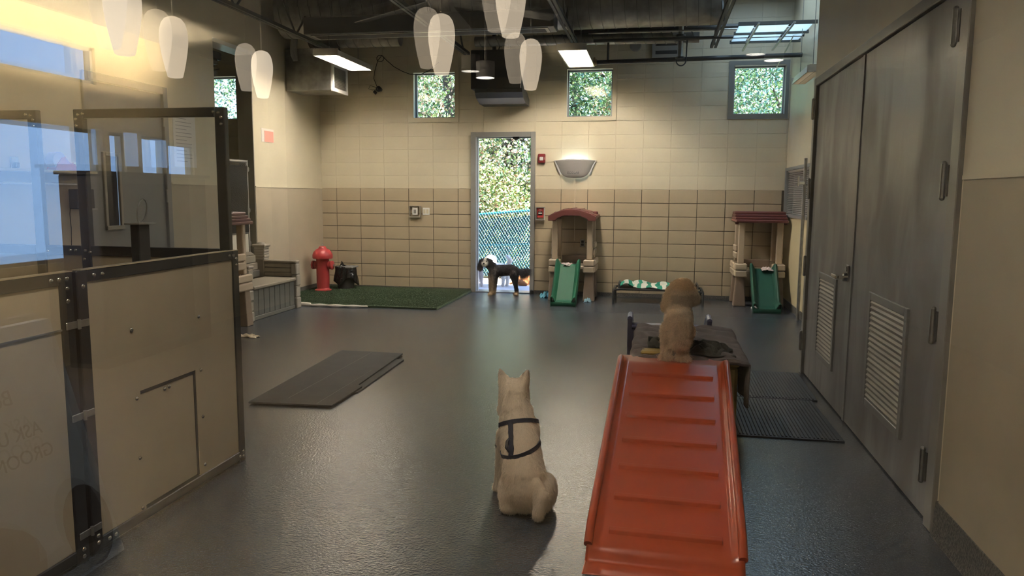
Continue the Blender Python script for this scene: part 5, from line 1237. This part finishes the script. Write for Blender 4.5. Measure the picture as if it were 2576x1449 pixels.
# trees: trunk, boughs and a leafy crown each (crown leaves are stuff)
def leafmesh(seed, n_, R, H, tones):
    rg = np.random.default_rng(seed); v = np.zeros((n_*4, 3), np.float32)
    k = rg.integers(0, 26, n_); cc = np.stack([rg.normal(0, R*.55, 26), rg.normal(0, R*.45, 26), rg.uniform(H*.02, H, 26)], 1)
    c = cc[k]+rg.normal(0, 1, (n_, 3))*np.array([R*.33, R*.30, H*.085])
    rr_ = np.hypot(c[:, 0], c[:, 1]); k_ = np.minimum(1, 1.25*R/np.maximum(rr_, 1e-6)); c[:, 0] *= k_; c[:, 1] *= k_; c[:, 2] = np.clip(c[:, 2], -.05, H*1.08)
    a = rg.normal(0, 1, (n_, 3)); a /= np.linalg.norm(a, axis=1)[:, None]; b_ = np.cross(a, rg.normal(0, 1, (n_, 3))); b_ /= np.linalg.norm(b_, axis=1)[:, None]
    s_ = rg.uniform(.022, .052, n_)[:, None]
    v[0::4] = c-a*s_; v[1::4] = c+b_*s_*.55; v[2::4] = c+a*s_; v[3::4] = c-b_*s_*.55
    me = bpy.data.meshes.new('crown_leaves'); me.vertices.add(n_*4); me.vertices.foreach_set('co', v.ravel()); me.loops.add(n_*4); me.loops.foreach_set('vertex_index', np.arange(n_*4, dtype=np.int32))
    me.polygons.add(n_); me.polygons.foreach_set('loop_start', np.arange(0, n_*4, 4, dtype=np.int32)); me.polygons.foreach_set('loop_total', np.full(n_, 4, np.int32))
    mi = rg.integers(0, len(tones), n_).astype(np.int32); me.polygons.foreach_set('material_index', mi)
    for x in tones: me.materials.append(x)
    me.update(calc_edges=True); return me
lm = lambda nm, c: mat(nm, c, .55, spec=.5)
g1, g2, g3, g4, g5, g6 = lm('leaf_dark', (.05, .11, .045)), lm('leaf_mid', (.18, .32, .10)), lm('leaf_light', (.42, .52, .20)), lm('leaf_pale', (.55, .55, .32)), lm('leaf_rust', (.45, .25, .16)), lm('leaf_blue', (.14, .30, .24))
variants = [leafmesh(21, 34000, 1.9, 7.5, [g1, g1, g2, g2, g3, g6]), leafmesh(22, 34000, 1.9, 7.0, [g1, g2, g3, g4, g4, g5]), leafmesh(23, 34000, 2.0, 8.0, [g1, g1, g6, g6, g2, g3])]
bark = mat('bark', (.09, .07, .055), .9, var=.5, vscale=8, bump=.6, bscale=20)
birch = mat('pale_bark', (.45, .42, .38), .85, var=.4, vscale=10)
TR = [(-7.5, 19, 0, 'dense green tree far left of the doorway, seen through the leftmost back window'), (-4.2, 17.5, 2, 'blue-green tree left of the fence, seen through the leftmost back window'),
      (-1.2, 18.5, 0, 'leafy green tree behind the first square back window'), (.9, 16.5, 1, 'rust and green tree behind the first square back window, nearer the fence'),
      (2.1, 17.0, 1, 'pale autumn-leaved tree standing behind the left half of the doorway'), (3.4, 18.6, 0, 'green tree with pale trunk behind the right half of the doorway'),
      (5.0, 17.2, 0, 'green tree behind the middle square back window'), (6.5, 19.5, 1, 'yellowish tree farther behind the middle square back window'),
      (8.3, 17.4, 2, 'blue-green tree behind the right square back window'), (10.6, 19.0, 2, 'dense blue-green tree at the right behind the building'),
      (-2.6, 23.5, 0, 'tall background tree behind the left back windows'), (1.8, 23.5, 2, 'tall background tree behind the doorway'), (6.2, 24, 0, 'tall background tree behind the middle back window'), (11, 24, 0, 'tall background tree behind the right back window')]
for k, (x, y, v_, lab) in enumerate(TR):
    t = thing('tree', lab, 'tree', (x, y, -.02), k*1.3, 'trees beyond the fence')
    h_ = 6.5; wv = [(.18*math.sin(.9*z+k), .15*math.cos(.7*z+k), z) for z in np.linspace(0, h_, 9)]
    put('trunk', MB().tube(wv, [.16-.013*i for i in range(9)], 8), birch if k in (5, 2) else bark, t, local=True, sm=True)
    bm_ = MB(); rg_ = random.Random(k)
    for i in range(9):
        z = 1.2+i*.6; a = rg_.uniform(0, 6.28); L_ = rg_.uniform(.9, 1.7); bm_.tube([(0, 0, z), (L_*.5*math.cos(a), L_*.5*math.sin(a), z+.35), (L_*math.cos(a), L_*math.sin(a), z+.9)], [.05, .035, .015], 5)
    put('boughs', bm_, bark, t, local=True, kind='stuff')
    cr = bpy.data.objects.new('crown', variants[v_]); COL.objects.link(cr); cr.parent = t; cr['kind'] = 'stuff'
    if y > 22: cr.scale = (1.35, 1.35, 1.25)
hb_ = leafmesh(31, 18000, 1.2, 1.9, [g1, g2, g3, g4, g5])
for x, lab in ((2.4, 'scrubby rust and green bushes directly behind the fence, left'), (5.4, 'scrubby bushes behind the fence at the right')):
    o = put('bush', hb_, None, None); o.location = (x, 15.6, 0); tag(o, lab, 'bush', None, 'stuff')
hp = thing('utility_pole', 'pale thin utility pole with wires among the trees behind the doorway', 'pole', (3.25, 15.9, 0))
put('pole_shaft', MB().cyl((3.25, 15.9, 0), (3.25, 15.9, 6), .05, .04, 10), mat('pole_pale', (.5, .52, .55), .5), hp, sm=True)
put('wires', MB().cyl((3.25, 15.9, 2.93), (6.0, 15.9, 3.0), .012, n=5).cyl((3.25, 15.9, 2.80), (6.0, 15.9, 2.85), .012, n=5), MATS['pole_pale'], hp)

# ------------------------------------------------------------------ lobby on the photographer's side (seen mirrored in the viewing glass)
mir = lambda yv: 2*.44-yv
LW = .40
lwall = mat('lobby_warm_paint', (.70, .62, .46), .6)
sl_ = bpy.data.lights.new('sign_fill_spot', 'SPOT'); sl_.energy = 22; sl_.spot_size = .75; sl_.spot_blend = .6; sl_.color = (.8, .92, 1); so_ = bpy.data.objects.new('sign_fill_spot', sl_); COL.objects.link(so_); so_.location = (5.2, -1.3, 2.9); so_.rotation_euler = Vector((-2.1, 0.0, -2.4)).to_track_quat('-Z', 'Y').to_euler()  # added fill spot without a fitting, brightens the folding sign board
S('lobby_floor', MB().box(-.2, 8.8, -9.2, .38, -.12, 0), mat('lobby_floor_tile', (.17, .14, .11), .35, var=.2, vscale=3))
S('lobby_ceiling', MB().box(-.2, 8.8, -9.2, .38, 3.06, 3.16), mat('lobby_ceiling_grey', (.10, .10, .10), .8))
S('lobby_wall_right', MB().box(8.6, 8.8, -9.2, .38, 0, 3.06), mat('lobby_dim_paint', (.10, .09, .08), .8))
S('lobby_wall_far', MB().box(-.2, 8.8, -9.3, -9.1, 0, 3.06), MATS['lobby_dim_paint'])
S('lobby_partition', MB().box(XD, 8.6, .36, .40, 0, 3.06).box(-.2, XB, .36, .40, 0, 3.06).box(XB, XD, .375, .379, 2.5, 3.06), lwall)
hl = []; 
def yr(a, b): return (min(mir(a), mir(b)), max(mir(a), mir(b)))
for (a, b, z0, z1) in ((4.0, 6.33, .92, 2.10), (6.46, 6.68, .92, 2.10), (6.92, 7.30, .92, 2.10), (7.34, 7.80, .92, 1.25), (7.34, 7.80, 1.30, 1.62), (7.34, 7.80, 1.67, 2.06), (4.0, 6.33, 2.51, 2.84)):
    q = yr(a, b); hl.append((q[0], q[1], z0, z1))
ww = bpy.data.lights.new('soffit_fill', 'AREA'); ww.shape = 'RECTANGLE'; ww.size = 3.4; ww.size_y = .3; ww.spread = math.radians(38); ww.energy = 380; ww.color = (1, .78, .46); wo = bpy.data.objects.new('soffit_fill', ww); COL.objects.link(wo); wo.location = (1.9, mir(5.4), 2.45); wo.rotation_euler = Vector((-1, 0, .42)).to_track_quat('-Z', 'Y').to_euler()  # added area light, makes the warm glow on the upper lobby wall
lwb = MB()
for r in sub_rects((-9.1, .38, 0, 3.06), hl): lwb.box(LW-.12, LW, r[0], r[1], r[2], r[3])
S('lobby_wall_left', lwb, lwall)
fr = MB()
for h in hl:
    for r in ((h[0], h[0]+.03, h[2], h[3]), (h[1]-.03, h[1], h[2], h[3]), (h[0], h[1], h[2], h[2]+.03), (h[0], h[1], h[3]-.03, h[3])): fr.box(LW-.08, LW-.03, r[0], r[1], r[2], r[3])
put('window_frame', fr, alum, bpy.data.objects['lobby_wall_left'])
sid = bpy.data.materials.new('shade_blue_siding'); sid.use_nodes = True; n = sid.node_tree.nodes; l = sid.node_tree.links; b = n['Principled BSDF']; b.inputs['Roughness'].default_value = .7  # blue of sky-lit shade is put into this wall's colour
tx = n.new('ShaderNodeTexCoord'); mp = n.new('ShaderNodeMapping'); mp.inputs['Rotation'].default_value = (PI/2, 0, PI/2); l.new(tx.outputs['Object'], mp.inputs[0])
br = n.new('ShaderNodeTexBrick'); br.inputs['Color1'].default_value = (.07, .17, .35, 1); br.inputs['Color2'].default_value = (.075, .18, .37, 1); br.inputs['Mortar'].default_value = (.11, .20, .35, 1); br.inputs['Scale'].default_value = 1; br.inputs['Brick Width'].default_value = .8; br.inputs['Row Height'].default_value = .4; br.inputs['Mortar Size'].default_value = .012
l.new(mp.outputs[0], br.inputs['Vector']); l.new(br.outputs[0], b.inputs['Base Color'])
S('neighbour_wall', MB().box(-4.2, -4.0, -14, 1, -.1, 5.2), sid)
S('yard_strip', MB().box(-4.0, LW-.12, -14, .38, -.15, -.02), gm)
t = thing('garden_shrub', 'bushy round-headed shrub outside the lobby window, mirrored at the left picture edge', 'shrub', (-1.7, -4.45, -.02))
put('stem', MB().tube([(0, 0, 0), (.03, 0, .5), (0, .02, 1.2)], [.03, .025, .015], 6).tube([(0, 0, .2), (.15, .1, .7), (.2, .15, 1.1)], .012, 5).tube([(0, 0, .2), (-.12, -.1, .7), (-.2, -.15, 1.2)], .012, 5), bark, t, local=True)
lf_ = leafmesh(41, 7000, .32, 1.5, [g2, g3, g2]); o = bpy.data.objects.new('leaves', lf_); COL.objects.link(o); o.parent = t; o.location = (0, 0, .35); o['kind'] = 'stuff'
t = thing('display_cabinet', 'tall dark display cabinet against the lobby windows, seen only as a mirror image', 'cabinet', (.65, -6.0, 0))
q = yr(5.70, 7.28)
put('carcass', MB().box(.48, .86, q[0], q[1], 0, 1.68, .01), mat('cabinet_dark', (.07, .05, .04), .6), t)
put('top_board', MB().box(.46, .90, q[0]-.02, q[1]+.02, 1.68, 1.71), MATS['cabinet_dark'], t)
# pendants
pm = mat('pendant_glass', (.8, .77, .7), .4, emit=(1, .84, .64), estr=PEND)
pm2 = mat('pendant_glass_dim', (.8, .77, .7), .4, emit=(1, .82, .60), estr=PEND*.82)
PN = [((2.98, 3.33, 2.37), pm, 'nearest the left windows, mirrored at the top left of the picture'), ((2.49, 4.44, 2.44), pm2, 'mirrored above the clear pen panel'), ((2.34, 5.81, 2.485), pm, 'mirrored beside the left opening'),
      ((4.14, 4.76, 2.47), pm2, 'mirrored over the first square back window'), ((4.71, 4.09, 2.55), pm2, 'mirrored at the top edge above the black heater'), ((4.54, 5.78, 2.505), pm2, 'mirrored beside the black heater')]
first = None
for (x, y, z), m, lab in PN:
    t = thing('pendant_lamp', 'white teardrop pendant lamp '+lab, 'pendant lamp', (x, mir(y), z), group='lobby pendant lamps')
    put('glass_shade', MB().lathe([(0, .185), (.025, .183), (.05, .172), (.070, .145), (.081, .105), (.085, .06), (.083, .02), (.074, -.05), (.060, -.12), (.045, -.183), (.035, -.187), (0, -.187)], (0, 0, 0), 28), m, t, local=True, sm=60)
    put('hanging_rod', MB().cyl((0, 0, .18), (0, 0, 3.06-z), .005, n=6), steel, t, local=True)
for (px_, lab, X_, Yv, z) in ((0, 'small white drum downlight in the lobby, mirrored on the black heater', 4.30, 5.3, 2.34), (1, 'small white drum downlight in the lobby, mirrored left of the right square window', 6.26, 5.6, 2.46)):
    t = thing('drum_downlight', lab, 'ceiling light', (X_, mir(Yv), z), group='lobby drum downlights')
    put('drum', MB().cyl((0, 0, 0), (0, 0, .11), .065, n=24, caps=False).cyl((0, 0, .10), (0, 0, .11), .065, n=24), mat('drum_white', (.8, .8, .8), .5), t, local=True, sm=True)
    put('lens', MB().cyl((0, 0, .004), (0, 0, .008), .060, n=24), mat('downlight_lens', (1, 1, 1), .5, emit=(1, .93, .8), estr=5.5), t, local=True)
    put('hanging_rod', MB().cyl((0, 0, .11), (0, 0, 3.06-z), .006, n=6), steel, t, local=True)
t = thing('ceiling_fan', 'white-bladed lobby ceiling fan, mirrored at the top of the picture', 'ceiling fan', (4.05, mir(5.0), 2.80))
put('hub', MB().lathe([(0, .06), (.07, .05), (.09, 0), (.06, -.04), (0, -.05)], (0, 0, 0), 20), white, t, local=True, sm=True)
put('down_rod', MB().cyl((0, 0, .05), (0, 0, .26), .012, n=8), white, t, local=True)
for k in range(7):
    mb = MB().box(.08, .92, -.055, .055, -.004, .004, .003).xf(Matrix.Rotation(-.73-k*2*PI/7, 4, 'Z') @ Matrix.Rotation(.2, 4, 'X')); put('blade', mb, mat('fan_white', (.75, .8, .8), .4), t, local=True)
lp = thing('lobby_fill_panel', 'warm square fill panel added under the lobby ceiling to light the window wall', 'ceiling light', (1.5, mir(4.4), 3.05))
put('lit_panel', MB().box(-.5, .9, -.55, .75, -.02, 0), mat('panel_glow', (1, 1, 1), .5, emit=(1, .80, .50), estr=LOBBY), lp, local=True)  # added glowing panel kept out of view, warms the lobby
# folding sign board with lettering, facing the room's left side
t = thing('sandwich_board', 'white folding sign board with lettering and a dog picture, mirrored at the lower left', 'sign', (3.12, mir(2.2), 0))
y0, y1 = mir(2.76), mir(1.62)
bx = lambda z: 3.28-.29*z/.98
put('panel', MB().add([(bx(0), y0, 0), (bx(0), y1, 0), (bx(1.0), y1, 1.0), (bx(1.0), y0, 1.0), (bx(0)-.02, y0, 0), (bx(0)-.02, y1, 0), (bx(1.0)-.02, y1, 1.0), (bx(1.0)-.02, y0, 1.0)], [(0, 1, 2, 3), (7, 6, 5, 4), (0, 3, 7, 4), (1, 5, 6, 2), (3, 2, 6, 7), (0, 4, 5, 1)]), mat('board_white', (.78, .80, .80), .5), t)
put('rear_panel', MB().add([(2.66, y0, 0), (2.66, y1, 0), (2.965, y1, 1.0), (2.965, y0, 1.0), (2.64, y0, 0), (2.64, y1, 0), (2.945, y1, 1.0), (2.945, y0, 1.0)], [(0, 1, 2, 3), (7, 6, 5, 4), (0, 3, 7, 4), (1, 5, 6, 2), (3, 2, 6, 7), (0, 4, 5, 1)]), MATS['board_white'], t)
tl = math.atan2(.29, .98); brownt = mat('lettering_brown', (.16, .12, .10), .6)
def btxt(nm, s_, size, y, z, m): text(nm, s_, size, m, t, (bx(z)+.003, y, z), (PI/2-tl, 0, PI/2), .0008)
btxt('logo_lettering', 'Best Friends', .085, mir(2.25), .74, mat('lettering_mauve', (.30, .22, .24), .6))
btxt('lettering', 'ASK US ABOUT OUR', .075, mir(2.2), .60, brownt)
btxt('lettering', 'GROOMING SERVICES', .075, mir(2.2), .51, brownt)
PR = Matrix.Rotation(-tl, 4, 'Y')
def patch(nm, yc, z, ry, rz_, m, k=.004): put(nm, MB().cyl((0, 0, 0), (k, 0, 0), 1, n=20).xf(Matrix.Translation((bx(z), yc, z)) @ PR @ Matrix.Diagonal((1, ry, rz_, 1))), m, t)
patch('dog_picture', mir(2.62), .17, .12, .17, mat('picture_brown', (.16, .10, .07), .7), .005)
patch('dog_picture', mir(2.50), .06, .20, .05, mat('picture_tan', (.42, .32, .22), .7), .006)
patch('dog_picture', mir(2.05), .16, .34, .20, mat('picture_rose', (.45, .30, .26), .7))
for k in range(3): patch('paw_mark', mir(2.2+.04*k), .83+.02*(k % 2), .014, .018, mat('paw_orange', (.6, .28, .12), .6), .003)
